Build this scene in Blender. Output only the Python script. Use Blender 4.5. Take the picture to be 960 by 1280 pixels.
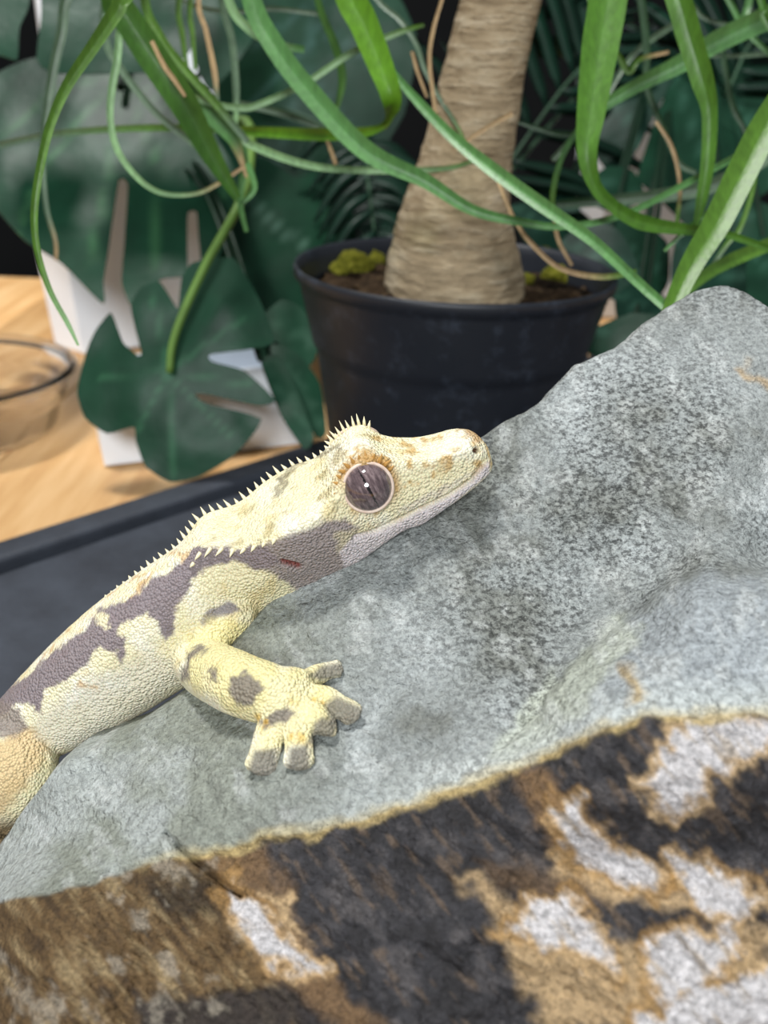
import bpy, bmesh, math, random
import numpy as np
from mathutils import Vector, Matrix
from mathutils.geometry import delaunay_2d_cdt

random.seed(7)
rng = np.random.RandomState(11)
for o in list(bpy.data.objects):
    bpy.data.objects.remove(o)
scene = bpy.context.scene
COL = scene.collection

# ------------------------------------------------------------------ camera
S = 0.70                      # all lengths below are written at 1/S of real size
MM = 0.001 * S
F_PX = 1100.0                 # focal length in pixels of the 960x1280 frame
PITCH, ROLL = math.radians(27.0), math.radians(2.2)
CAM = np.array([0.0, 0.0, 0.21 * S])
R0 = np.array([1.0, 0, 0]); U0 = np.array([0, math.sin(PITCH), math.cos(PITCH)])
FW = np.array([0, math.cos(PITCH), -math.sin(PITCH)])
RT = math.cos(ROLL) * R0 + math.sin(ROLL) * U0
UP = math.cos(ROLL) * U0 - math.sin(ROLL) * R0
cam_d = bpy.data.cameras.new('camera'); cam = bpy.data.objects.new('camera', cam_d); COL.objects.link(cam)
M = Matrix(((RT[0], UP[0], -FW[0], CAM[0]), (RT[1], UP[1], -FW[1], CAM[1]), (RT[2], UP[2], -FW[2], CAM[2]), (0, 0, 0, 1)))
cam.matrix_world = M
cam_d.sensor_fit = 'VERTICAL'; cam_d.sensor_height = 36.0
cam_d.lens = F_PX / 1280.0 * 36.0
cam_d.clip_start = 0.005; cam_d.clip_end = 50
cam_d.dof.use_dof = True; cam_d.dof.focus_distance = 0.192 * S
cam_d.dof.aperture_fstop = 21.0
scene.camera = cam

# ------------------------------------------------------------------ light
world = bpy.data.worlds.new('world'); scene.world = world; world.use_nodes = True
bg = world.node_tree.nodes['Background']
bg.inputs[0].default_value = (0.86, 0.93, 1.0, 1); bg.inputs[1].default_value = 0.26

def area(name, loc, target, size, power, col=(1, 1, 1)):
    d = bpy.data.lights.new(name, 'AREA'); d.shape = 'DISK'; d.size = size; d.energy = power; d.color = col
    o = bpy.data.objects.new(name, d); COL.objects.link(o); o.location = loc
    o.rotation_euler = (Vector(target) - Vector(loc)).to_track_quat('-Z', 'Y').to_euler()
    return o
area('ceiling_lamp_above_offscreen', (-0.46, 0.43, 1.65), (0.02, 0.14, 0.08), 0.27, 28.0, (1.0, 0.99, 0.97))
area('ceiling_lamp_behind_offscreen', (-0.20, -2.4, 1.65), (-0.02, 0.35, 0.05), 0.9, 82.0, (0.95, 0.98, 1.0))
scene.view_settings.view_transform = 'Standard'; scene.view_settings.look = 'None'
scene.view_settings.gamma = 1.0; scene.view_settings.use_curve_mapping = False
scene.view_settings.exposure = -0.04

# ------------------------------------------------------------------ pixel -> place
def ray(px, py):
    return FW + (px - 480.0) / F_PX * RT + (640.0 - py) / F_PX * UP
def P(px, py, d):             # at depth d along the view axis
    return CAM + d * S * ray(px, py)
def PY(px, py, y):            # on the vertical plane Y = y
    r = ray(px, py); return CAM + (y * S / r[1]) * r
def PZ(px, py, z=0.0):        # on the horizontal plane Z = z
    r = ray(px, py); return CAM + ((z * S - CAM[2]) / r[2]) * r
def proj(v):
    q = np.asarray(v) - CAM
    d = q @ FW
    return np.stack([480 + F_PX * (q @ RT) / d, 640 - F_PX * (q @ UP) / d], -1), d / S

# ------------------------------------------------------------------ small maths
def srgb(r, g, b):
    c = np.array([r, g, b], float) / 255.0
    return np.where(c <= 0.04045, c / 12.92, ((c + 0.055) / 1.055) ** 2.4)
def rgba(r, g, b):
    return tuple(srgb(r, g, b)) + (1.0,)
def _hash(ix, iy, iz, seed):
    h = (ix.astype(np.int64) * 374761393 + iy.astype(np.int64) * 668265263 + iz.astype(np.int64) * 2147483647 + seed * 1274126177) & 0xffffffff
    h = ((h ^ (h >> 13)) * 1274126177) & 0xffffffff
    h = h ^ (h >> 16)
    return (h & 0xffff) / 65535.0
def vnoise(p, seed=0):
    p = np.asarray(p, float); i = np.floor(p).astype(np.int64); f = p - i; f = f * f * (3 - 2 * f)
    out = 0
    for dx in (0, 1):
        for dy in (0, 1):
            for dz in (0, 1):
                w = (f[:, 0] if dx else 1 - f[:, 0]) * (f[:, 1] if dy else 1 - f[:, 1]) * (f[:, 2] if dz else 1 - f[:, 2])
                out = out + w * _hash(i[:, 0] + dx, i[:, 1] + dy, i[:, 2] + dz, seed)
    return out * 2 - 1
def fbm(p, octv=4, seed=0, gain=0.5):
    a, s, t = 1.0, 0.0, 0.0
    p = np.asarray(p, float)
    for k in range(octv):
        s = s + a * vnoise(p * 2 ** k, seed + k); t += a; a *= gain
    return s / t
def to3(p, z=0.0):
    return np.concatenate([p, np.full((len(p), 1), z)], 1)
def catmull(pts, n, closed=False):
    pts = np.asarray(pts, float)
    if closed:
        q = np.concatenate([pts[-1:], pts, pts[:2]]); seg = len(pts)
    else:
        q = np.concatenate([2 * pts[:1] - pts[1:2], pts, 2 * pts[-1:] - pts[-2:-1]]); seg = len(pts) - 1
    t = np.linspace(0, seg, n, endpoint=not closed)
    i = np.minimum(t.astype(int), seg - 1); f = (t - i)[:, None]
    a, b, c, d = q[i], q[i + 1], q[i + 2], q[i + 3]
    return 0.5 * ((2 * b) + (-a + c) * f + (2 * a - 5 * b + 4 * c - d) * f ** 2 + (-a + 3 * b - 3 * c + d) * f ** 3)
def inpoly(p, poly):
    x, y = p[:, 0], p[:, 1]; r = np.zeros(len(p), bool); n = len(poly); j = n - 1
    for i in range(n):
        xi, yi = poly[i]; xj, yj = poly[j]
        if yi != yj:
            r ^= ((yi > y) != (yj > y)) & (x < (xj - xi) * (y - yi) / (yj - yi) + xi)
        j = i
    return r
def segdist(p, poly, closed=False):
    pts = list(poly) + ([poly[0]] if closed else [])
    d = np.full(len(p), 1e9)
    for a, b in zip(pts[:-1], pts[1:]):
        a = np.array(a, float); b = np.array(b, float); ab = b - a
        t = np.clip(((p - a) @ ab) / (ab @ ab + 1e-9), 0, 1)
        d = np.minimum(d, np.linalg.norm(p - (a + t[:, None] * ab), axis=1))
    return d
def polysd(p, poly):          # signed distance, negative inside
    d = segdist(p, poly, True); return np.where(inpoly(p, poly), -d, d)
def sstep(a, b, x):
    t = np.clip((x - a) / (b - a), 0, 1); return t * t * (3 - 2 * t)
def mixc(c, col, w):
    return c * (1 - w[:, None]) + np.asarray(col)[None, :3] * w[:, None]

# ------------------------------------------------------------------ objects
WORLD = {}
def set_props(o, label=None, cat=None, group=None, kind=None):
    if label: o['label'] = label
    if cat: o['category'] = cat
    if group: o['group'] = group
    if kind: o['kind'] = kind
    return o
def empty(name, loc, label, cat, group=None):
    o = bpy.data.objects.new(name, None); COL.objects.link(o); o.location = loc
    o.empty_display_size = 0.01; WORLD[o.name] = np.array(loc, float)
    return set_props(o, label, cat, group)
def link(name, me, origin, parent=None):
    o = bpy.data.objects.new(name, me); COL.objects.link(o); WORLD[o.name] = np.array(origin, float)
    if parent is not None:
        o.parent = parent; o.location = np.array(origin) - WORLD[parent.name]
    else:
        o.location = origin
    return o
def mesh_obj(name, verts, faces, mat, parent=None, smooth=True, col=None, origin=None):
    v = np.asarray(verts, float)
    if origin is None:
        origin = np.array([(v[:, 0].min() + v[:, 0].max()) / 2, (v[:, 1].min() + v[:, 1].max()) / 2, v[:, 2].min()])
    me = bpy.data.meshes.new(name)
    me.from_pydata((v - origin).tolist(), [], [tuple(int(i) for i in f) for f in faces])
    if smooth: me.polygons.foreach_set('use_smooth', [True] * len(me.polygons))
    if col is not None: set_col(me, col)
    me.materials.append(mat); me.update()
    return link(name, me, origin, parent)
def set_col(me, col):
    a = me.color_attributes.new('Col', 'FLOAT_COLOR', 'POINT')
    c = np.ones((len(me.vertices), 4), np.float32); c[:, :np.shape(col)[1]] = col
    a.data.foreach_set('color', c.ravel())
def grid_faces(nu, nv, closed_v=False, off=0):
    f = []
    for i in range(nu - 1):
        for j in range(nv if closed_v else nv - 1):
            k = (j + 1) % nv
            f.append((off + i * nv + j, off + i * nv + k, off + (i + 1) * nv + k, off + (i + 1) * nv + j))
    return f
def loft(rings, caps=True, off=0):
    n, m = len(rings), len(rings[0])
    v = np.concatenate(rings); f = grid_faces(n, m, True, off)
    if caps:
        f.append(tuple(off + j for j in reversed(range(m)))); f.append(tuple(off + (n - 1) * m + j for j in range(m)))
    return v, f
def frames(path):
    t = np.gradient(path, axis=0); t /= np.linalg.norm(t, axis=1)[:, None] + 1e-12
    up = np.array([0, 0, 1.0]) if abs(t[0][2]) < 0.9 else np.array([0, 1.0, 0])
    n = np.cross(t[0], up); n /= np.linalg.norm(n); N = [n]
    for k in range(1, len(path)):
        n = N[-1] - t[k] * (N[-1] @ t[k]); n /= np.linalg.norm(n); N.append(n)
    N = np.array(N); return t, N, np.cross(t, N)
def tube(path, rad, m=12, off=0, flat=None, flatn=None):
    path = np.asarray(path, float); rad = np.asarray(rad, float)
    t, N, B = frames(path)
    if flatn is not None:     # flatten along direction flatn by factor flat
        fn = np.asarray(flatn, float); rings = []
        for k in range(len(path)):
            b = fn - t[k] * (fn @ t[k]); b /= np.linalg.norm(b); n = np.cross(b, t[k]); fl = flat[k]
            rings.append(np.array([path[k] + rad[k] * (math.cos(a) * n + fl * math.sin(a) * b) for a in np.linspace(0, 2 * math.pi, m, endpoint=False)]))
    else:
        rings = [np.array([path[k] + rad[k] * (math.cos(a) * N[k] + math.sin(a) * B[k]) for a in np.linspace(0, 2 * math.pi, m, endpoint=False)]) for k in range(len(path))]
    return loft(rings, True, off)
def lathe(profile, center, m=64):
    rings = [np.array([[center[0] + r * math.cos(a), center[1] + r * math.sin(a), z] for a in np.linspace(0, 2 * math.pi, m, endpoint=False)]) for r, z in profile]
    return loft(rings, False)
def box(x0, x1, y0, y1, z0, z1):
    v = [(x, y, z) for x in (x0, x1) for y in (y0, y1) for z in (z0, z1)]
    f = [(0, 1, 3, 2), (4, 6, 7, 5), (0, 4, 5, 1), (2, 3, 7, 6), (0, 2, 6, 4), (1, 5, 7, 3)]
    return np.array(v, float), f
def bevel(o, w, seg=3):
    m = o.modifiers.new('bevel', 'BEVEL'); m.width = w; m.segments = seg; m.limit_method = 'ANGLE'

# ------------------------------------------------------------------ materials
class Mat:
    def __init__(self, name, rough=0.5, col=(0.5, 0.5, 0.5, 1), spec=0.5):
        self.m = bpy.data.materials.new(name); self.m.use_nodes = True
        self.t = self.m.node_tree; self.b = self.t.nodes['Principled BSDF']
        self.b.inputs['Base Color'].default_value = col; self.b.inputs['Roughness'].default_value = rough
        self.b.inputs['Specular IOR Level'].default_value = spec
    def n(self, kind, **kw):
        x = self.t.nodes.new(kind)
        for k, v in kw.items(): setattr(x, k, v)
        return x
    def l(self, a, b): self.t.links.new(a, b)
    def coord(self, scale=(1, 1, 1), rot=(0, 0, 0)):
        c = self.n('ShaderNodeTexCoord'); mp = self.n('ShaderNodeMapping'); mp.inputs['Scale'].default_value = scale
        mp.inputs['Rotation'].default_value = rot; self.l(c.outputs['Object'], mp.inputs['Vector']); return mp.outputs[0]
    def noise(self, vec, scale, detail=4, rough=0.55):
        x = self.n('ShaderNodeTexNoise'); x.inputs['Scale'].default_value = scale; x.inputs['Detail'].default_value = detail
        x.inputs['Roughness'].default_value = rough; self.l(vec, x.inputs['Vector']); return x.outputs[0]
    def voro(self, vec, scale, feature='F1'):
        x = self.n('ShaderNodeTexVoronoi'); x.feature = feature; x.inputs['Scale'].default_value = scale
        self.l(vec, x.inputs['Vector']); return x.outputs['Distance']
    def ramp(self, fac, stops):
        x = self.n('ShaderNodeValToRGB'); e = x.color_ramp.elements
        while len(e) < len(stops): e.new(0.5)
        for k, (p, c) in enumerate(stops): e[k].position = p; e[k].color = c if len(c) == 4 else tuple(c) + (1,)
        self.l(fac, x.inputs[0]); return x.outputs[0]
    def mix(self, a, b, fac, mode='MIX'):
        x = self.n('ShaderNodeMix', data_type='RGBA', blend_type=mode)
        for s, v in ((x.inputs[0], fac), (x.inputs[6], a), (x.inputs[7], b)):
            if hasattr(v, 'links'): self.l(v, s)
            else: s.default_value = v
        return x.outputs[2]
    def math(self, op, a, b=0.0):
        x = self.n('ShaderNodeMath', operation=op)
        for s, v in ((x.inputs[0], a), (x.inputs[1], b)):
            if hasattr(v, 'links'): self.l(v, s)
            else: s.default_value = v
        return x.outputs[0]
    def attr(self):
        x = self.n('ShaderNodeVertexColor'); x.layer_name = 'Col'; return x.outputs[0]
    def color(self, out): self.l(out, self.b.inputs['Base Color'])
    def bump(self, h, dist, strength=1.0, prev=None):
        x = self.n('ShaderNodeBump'); x.inputs['Distance'].default_value = dist; x.inputs['Strength'].default_value = strength
        self.l(h, x.inputs['Height'])
        if prev is not None: self.l(prev, x.inputs['Normal'])
        self.l(x.outputs[0], self.b.inputs['Normal']); return x.outputs[0]
G = lambda v: (v, v, v, 1)

# stone
m = Mat('stone', 0.72, spec=0.35); v = m.coord()
fine = m.noise(v, 1500, 3, 0.65); sp = m.noise(m.coord((1.0, 1.0, 1.6), (0.5, 0.5, 0.2)), 1050, 4, 0.7)
spk = m.ramp(sp, [(0.41, G(0.3)), (0.5, G(0.86)), (0.6, G(1.22))])
vc = m.n('ShaderNodeVertexColor'); vc.layer_name = 'Col'
c = m.mix(vc.outputs[0], spk, vc.outputs[1], 'MULTIPLY'); c = m.mix(c, m.ramp(fine, [(0.3, G(0.78)), (0.7, G(1.15))]), 1.0, 'MULTIPLY'); m.color(c)
b1 = m.bump(m.noise(v, 150, 7, 0.66), 0.0026, 0.9); b2 = m.bump(m.noise(m.coord((1, 1, 1.8), (0.5, 0.6, 0.3)), 480, 4, 0.6), 0.0011, 0.9, b1); m.bump(fine, 0.0004, 0.8, b2)
STONE = m.m
# gecko skin
m = Mat('gecko_skin', 0.62, spec=0.3); v = m.coord()
vd = m.voro(v, 2150)
c = m.mix(m.attr(), m.ramp(vd, [(0.15, G(1.03)), (0.42, G(1.0)), (0.74, G(0.9))]), 0.9, 'MULTIPLY'); m.color(c)
m.b.inputs['Subsurface Weight'].default_value = 0.12; m.b.inputs['Subsurface Radius'].default_value = (0.0015, 0.0008, 0.0005)
m.bump(m.ramp(vd, [(0.0, G(1.0)), (0.8, G(0.0))]), 0.00045, 0.9)
SKIN = m.m
m = Mat('spine', 0.55); m.color(m.attr()); SPINE = m.m
# gecko eye
m = Mat('gecko_eye', 0.08, spec=0.6); v = m.coord()
sepn = m.n('ShaderNodeSeparateXYZ'); m.l(v, sepn.inputs[0])
wv = m.noise(m.coord((1800, 420, 600), (0, 0, 0.5)), 1.0, 6, 0.7)
base = m.ramp(wv, [(0.3, rgba(52, 40, 42)), (0.5, rgba(98, 82, 84)), (0.72, rgba(150, 132, 132))])
jag = m.math('MULTIPLY', m.math('SUBTRACT', m.noise(v, 2600, 3), 0.5), 0.00045)
ax = m.math('ABSOLUTE', m.math('ADD', sepn.outputs[0], jag)); ay = m.math('MULTIPLY', m.math('ABSOLUTE', sepn.outputs[1]), 0.055)
slit = m.ramp(m.math('MULTIPLY', m.math('ADD', ax, ay), 1000), [(0.17, G(1)), (0.27, G(0))])
rr = m.n('ShaderNodeVectorMath', operation='LENGTH'); m.l(v, rr.inputs[0])
cx = m.n('ShaderNodeCombineXYZ'); m.l(sepn.outputs[0], cx.inputs[0]); m.l(sepn.outputs[1], cx.inputs[1])
rl = m.n('ShaderNodeVectorMath', operation='LENGTH'); m.l(cx.outputs[0], rl.inputs[0])
edge = m.ramp(m.math('MULTIPLY', rl.outputs['Value'], 1000 / 4.0), [(0.78, G(0)), (0.9, G(1))])
c = m.mix(base, rgba(18, 14, 14), slit); m.color(c); m.b.inputs['Coat Weight'].default_value = 0.6; m.b.inputs['Coat Roughness'].default_value = 0.03
EYE = m.m
m = Mat('eyelid', 0.5); v = m.coord(); m.color(m.ramp(m.noise(v, 900), [(0.3, rgba(205, 178, 160)), (0.7, rgba(232, 214, 198))])); LID = m.m
# blades of the palm and artificial leaves: colour from the blade, fine length-wise streaks
m = Mat('palm_blade', 0.42, spec=0.4); v = m.coord((1, 1, 0.3))
m.color(m.mix(m.attr(), m.ramp(m.noise(v, 700, 3), [(0.3, G(0.72)), (0.7, G(1.2))]), 0.8, 'MULTIPLY'))
m.b.inputs['Transmission Weight'].default_value = 0.0; m.b.inputs['Subsurface Weight'].default_value = 0.1; m.b.inputs['Subsurface Radius'].default_value = (0.001, 0.002, 0.0005)
m.bump(m.noise(v, 900, 3), 0.0002, 0.5); BLADE = m.m
m = Mat('plastic_leaf', 0.42, spec=0.15); v = m.coord()
m.color(m.mix(m.attr(), m.ramp(m.noise(v, 60, 4), [(0.3, G(0.4)), (0.7, G(0.68))]), 0.95, 'MULTIPLY'))
m.bump(m.noise(v, 120, 3), 0.0006, 0.4); PLEAF = m.m
# trunk
m = Mat('palm_bark', 0.82, spec=0.2); v = m.coord((1, 1, 3.0))
n1 = m.noise(v, 75, 6, 0.65); n2 = m.noise(m.coord((1, 1, 1)), 30, 3)
c = m.ramp(n1, [(0.28, rgba(118, 102, 78)), (0.5, rgba(176, 156, 126)), (0.72, rgba(216, 202, 174))])
n3 = m.noise(m.coord((1, 1, 7.0)), 70, 3, 0.5); c = m.mix(c, rgba(226, 210, 182), m.ramp(n3, [(0.6, G(0)), (0.68, G(0.65))])); c = m.mix(c, rgba(112, 94, 70), m.ramp(n3, [(0.3, G(0.6)), (0.38, G(0))]))
m.color(m.mix(c, m.attr(), 0.35)); m.bump(n1, 0.0035, 0.9, m.bump(n3, 0.003, 0.7)); BARK = m.m
m = Mat('pot_plastic', 0.42, spec=0.45); v = m.coord()
m.color(m.mix(rgba(30, 33, 40), rgba(70, 78, 92), m.ramp(m.noise(v, 120, 5, 0.7), [(0.55, G(0)), (0.78, G(0.55))])))
m.l(m.ramp(m.noise(v, 40, 4), [(0.3, G(0.36)), (0.7, G(0.55))]), m.b.inputs['Roughness']); POT = m.m
m = Mat('soil', 0.95, spec=0.1); v = m.coord(); m.color(m.ramp(m.noise(v, 400, 5, 0.7), [(0.3, rgba(24, 18, 12)), (0.55, rgba(62, 48, 34)), (0.75, rgba(120, 100, 74))])); m.bump(m.noise(v, 350, 4), 0.003); SOIL = m.m
m = Mat('moss', 0.95, spec=0.1); v = m.coord(); m.color(m.ramp(m.noise(v, 500, 5, 0.7), [(0.3, rgba(58, 60, 16)), (0.55, rgba(112, 112, 34)), (0.75, rgba(160, 152, 70))])); m.bump(m.noise(v, 600, 4), 0.003); MOSS = m.m
# wood
def wood(seed):
    m = Mat('table_wood', 0.42, spec=0.4); v = m.coord((1, 0.09, 1), (0, 0, 0))
    r = random.Random(seed); k = r.uniform(0.9, 1.08)
    off = m.n('ShaderNodeVectorMath', operation='ADD'); off.inputs[1].default_value = (seed * 1.7, seed * 0.6, 0); m.l(v, off.inputs[0])
    g = m.noise(off.outputs[0], 95, 7, 0.62)
    m.color(m.ramp(g, [(0.28, rgba(176 * k, 128 * k, 78 * k)), (0.5, rgba(208 * k, 164 * k, 110 * k)), (0.72, rgba(228 * k, 190 * k, 140 * k))]))
    m.bump(g, 0.0004, 0.5); return m.m
m = Mat('tray_plastic', 0.6, spec=0.35); v = m.coord()
m.color(m.ramp(m.noise(v, 25, 6, 0.65), [(0.35, rgba(40, 43, 50)), (0.65, rgba(62, 67, 76))])); m.bump(m.noise(v, 900, 3), 0.0003, 0.5); TRAY = m.m
m = Mat('tray_rim_plastic', 0.5, spec=0.35); v = m.coord(); m.color(m.ramp(m.noise(v, 60, 3), [(0.3, rgba(20, 21, 26)), (0.7, rgba(30, 32, 38))])); TRIM = m.m
m = Mat('white_plastic', 0.4, spec=0.4); v = m.coord(); m.color(m.ramp(m.noise(v, 20, 3), [(0.3, rgba(236, 242, 250)), (0.7, rgba(244, 249, 255))])); WHITE = m.m
m = Mat('clear_plastic', 0.03, (1, 1, 1, 1), spec=0.9); m.b.inputs['Transmission Weight'].default_value = 1.0; m.b.inputs['IOR'].default_value = 1.33; m.b.inputs['Coat Weight'].default_value = 1.0; m.b.inputs['Coat Roughness'].default_value = 0.08; CLEAR = m.m
m = Mat('dark_wall', 0.9, spec=0.1); v = m.coord(); m.color(m.ramp(m.noise(v, 4, 3), [(0.3, rgba(16, 17, 18)), (0.7, rgba(26, 26, 26))])); DARK = m.m
m = Mat('dark_floor', 0.8, spec=0.2); v = m.coord(); m.color(m.ramp(m.noise(v, 8, 3), [(0.3, rgba(20, 17, 15)), (0.7, rgba(34, 28, 24))])); FLOORM = m.m

# ================================================================== setting
FZ = -0.72
v, f = box(-2.2, 2.2, -0.8, 2.0, FZ - 0.05, FZ); set_props(mesh_obj('floor', v, f, FLOORM, smooth=False), 'dark floor below the wooden table', 'floor', kind='structure')
v, f = box(-2.2, 2.2, 1.9, 1.96, FZ, 1.6); set_props(mesh_obj('wall_back', v, f, DARK, smooth=False), 'dark wall behind the plants', 'wall', kind='structure')

# table: staves side by side on a frame
TB = math.radians(-32)                                   # direction of the staves on the table
table = empty('table', (0.05, 0.25, FZ), 'light wooden table of glued staves under the plants and tray', 'table')
y_back = float(PZ(20, 346)[1])
nst, x0, x1 = 22, -0.85, 0.85
for k in range(nst):
    a, b = x0 + (x1 - x0) * k / nst, x0 + (x1 - x0) * (k + 1) / nst
    v, f = box(a + 0.0002, b - 0.0002, -0.42, y_back, -0.028, -0.0004 + 0.0002 * (k % 3))
    o = mesh_obj('stave', v, f, wood(k % 5), table, smooth=False); bevel(o, 0.0006, 2)
for sx in (-0.78, 0.78):
    for sy in (-0.36, y_back - 0.06):
        v, f = box(sx - 0.03, sx + 0.03, sy - 0.03, sy + 0.03, FZ, -0.028); bevel(mesh_obj('leg', v, f, wood(1), table, smooth=False), 0.004)
for sy in (-0.36, y_back - 0.06):
    v, f = box(-0.75, 0.75, sy - 0.012, sy + 0.012, -0.1, -0.028); mesh_obj('apron', v, f, wood(2), table, smooth=False)

# black tray
ta, tb = PZ(0, 703)[:2], PZ(372, 580)[:2]
du = (tb - ta) / np.linalg.norm(tb - ta); dn = np.array([du[1], -du[0]])       # dn points to the stone side
def tp(u, w, z): q = ta + du * u + dn * w; return [q[0], q[1], z]
tray = empty('tray', tp(0.12, 0.2, 0), 'flat black plastic tray under the stone and the palm pot', 'tray')
def tbox(u0, u1, w0, w1, z0, z1):
    v = np.array([tp(u, w, z) for u in (u0, u1) for w in (w0, w1) for z in (z0, z1)])
    return v, [(0, 1, 3, 2), (4, 6, 7, 5), (0, 4, 5, 1), (2, 3, 7, 6), (0, 2, 6, 4), (1, 5, 7, 3)]
U0t, U1t, W1t, ZT, ZR = -0.26, 0.46, 0.37, 0.003, 0.008
v, f = tbox(U0t, U1t, 0.004, W1t, 0.0003, ZT); mesh_obj('base', v, f, TRAY, tray, smooth=False)
for (a, b, c_, d) in ((U0t, U1t, 0, 0.012), (U0t, U1t, W1t - 0.012, W1t), (U0t, U0t + 0.012, 0.012, W1t - 0.012), (U1t - 0.012, U1t, 0.012, W1t - 0.012)):
    v, f = tbox(a, b, c_, d, 0.0003, ZR); bevel(mesh_obj('rim', v, f, TRAY, tray, smooth=False), 0.002)

# ================================================================== stone
CTRL = [  # px, py, depth : lip between top and front face
 (-150,1200,.175),(0,1130,.165),(160,1085,.158),(330,1045,.154),(480,1012,.151),(640,962,.149),(760,910,.147),(860,893,.1455),(960,893,.1455),(1110,880,.15),
 # ridge
 (-150,1235,.200),(-60,1130,.195),(0,1052,.191),(60,962,.189),(150,914,.190),(230,866,.191),(350,760,.196),(500,630,.205),(610,545,.210),(720,460,.216),(830,388,.224),(900,357,.229),(960,376,.224),(1110,520,.21),
 # the top face between
 (100,1040,.173),(200,960,.174),(300,930,.169),(370,890,.170),(480,880,.168),(440,800,.182),(560,760,.184),(580,690,.194),(640,860,.166),(700,640,.195),(820,520,.205),(900,560,.197),(850,640,.190),(940,660,.187),
 # step down to the nearer ledge on the right
 (850,706,.184),(960,706,.183),(870,738,.166),(960,735,.164),(780,770,.178),(815,800,.163),(900,800,.157),(960,800,.156),(710,835,.169),(745,868,.155),(860,860,.149),(660,900,.160),(1110,720,.175),(1110,800,.158),
 # front face
 (-150,1330,.160),(0,1280,.148),(200,1200,.147),(300,1280,.138),(480,1150,.1395),(480,1280,.132),(640,1130,.138),(700,1280,.130),(800,1050,.138),(960,1050,.137),(860,1180,.131),(960,1280,.127),(1110,1280,.13),(1110,1050,.139),
 (0,1500,.138),(300,1500,.126),(600,1500,.121),(960,1500,.118)]
CT = np.array(CTRL, float)
def _phi(r): return np.where(r > 1e-9, r * r * np.log(r + 1e-12), 0)
_X = CT[:, :2] / 500.0; _n = len(_X)
_A = np.zeros((_n + 3, _n + 3)); _A[:_n, :_n] = _phi(np.linalg.norm(_X[:, None] - _X[None], axis=2)) + np.eye(_n) * 2e-4
_A[:_n, _n] = 1; _A[:_n, _n + 1:] = _X; _A[_n:, :_n] = _A[:_n, _n:].T
_w = np.linalg.solve(_A, np.concatenate([CT[:, 2], np.zeros(3)]))
def stone_depth(px, py):
    q = np.stack([np.atleast_1d(px), np.atleast_1d(py)], -1).astype(float) / 500.0
    K = _phi(np.linalg.norm(q[:, None] - _X[None], axis=2))
    return K @ _w[:_n] + _w[_n] + q @ _w[_n + 1:]
SIL = np.array([(-150,1235),(-60,1140),(0,1062),(30,1012),(75,957),(110,943),(150,924),(190,902),(230,873),(270,828),(310,780),(350,742),(400,702),(450,664),(500,628),(550,592),(600,553),(625,533),(650,520),(668,512),(690,492),(705,476),(722,458),(745,446),(770,436),(800,411),(830,389),(868,366),(900,357),(925,362),(945,376),(975,395),(1020,440),(1110,540)], float)
LIP = np.array([(-150,1190),(0,1128),(60,1113),(110,1103),(150,1087),(200,1080),(250,1066),(330,1046),(400,1035),(480,1014),(560,990),(640,962),(700,935),(760,908),(800,897),(850,891),(960,893),(1110,880)], float)
pxs = np.arange(-150, 1111, 2.6); NV = 340
front = []
ysil = np.interp(pxs, SIL[:, 0], SIL[:, 1]); ysil = np.convolve(np.pad(ysil, 4, 'edge'), np.ones(9) / 9, 'valid') + fbm(np.stack([pxs * 0.05, pxs * 0, pxs * 0], -1), 3, 5) * 4
tt = np.linspace(0, 1, NV) ** 1.08
PXg = np.repeat(pxs[:, None], NV, 1); PYg = ysil[:, None] + (1500 - ysil[:, None]) * tt[None]
flat = np.stack([PXg.ravel(), PYg.ravel()], -1)
dep = np.concatenate([stone_depth(flat[k:k + 20000, 0], flat[k:k + 20000, 1]) for k in range(0, len(flat), 20000)])
# relief: chipped rock, slanting layers
rot = np.stack([flat[:, 0] * 0.82 + flat[:, 1] * 0.57, -flat[:, 0] * 0.57 + flat[:, 1] * 0.82], -1)
lipy = np.interp(flat[:, 0], LIP[:, 0], LIP[:, 1]); lipn = fbm(to3(flat / 30.0), 3, 21) * 9
below = flat[:, 1] - (lipy + lipn)
onfront = sstep(-4, 10, below)
rel = fbm(to3(flat / 150.0), 4, 1) * 1.5 + np.abs(fbm(to3(np.stack([rot[:, 0] / 60.0, rot[:, 1] / 22.0], -1)), 4, 2)) * -0.9 + fbm(to3(flat / 14.0), 3, 3) * 0.28
relf = fbm(to3(flat / 120.0), 4, 9) * 1.8 + np.abs(fbm(to3(np.stack([rot[:, 0] / 90.0, rot[:, 1] / 26.0], -1)), 4, 8)) * -1.6 + fbm(to3(flat / 12.0), 3, 7) * 0.25
crack = segdist(flat, [(208, 1042), (225, 1062), (252, 1085), (285, 1112), (300, 1120)])
rel = rel * (1 - onfront) + relf * onfront - 1.6 * np.exp(-(crack / 3.5) ** 2)
LEDGE = [(600,965),(655,915),(700,850),(745,805),(790,768),(845,720),(900,713),(1120,705),(1120,1520),(560,1520),(575,1100)]
lq = flat + np.stack([fbm(to3(flat / 24.0), 3, 14), fbm(to3(flat / 24.0), 3, 15)], -1) * 9
step_ = sstep(4, -5, polysd(lq, LEDGE)) * sstep(590, 740, flat[:, 0]) * sstep(1100, 940, flat[:, 1])
dep_d = dep - rel * 0.0013 - step_ * 0.0062
rays = FW[None] + ((flat[:, 0] - 480) / F_PX)[:, None] * RT[None] + ((640 - flat[:, 1]) / F_PX)[:, None] * UP[None]
SV = CAM[None] + (dep_d * S)[:, None] * rays
SVg = SV.reshape(len(pxs), NV, 3)
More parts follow.
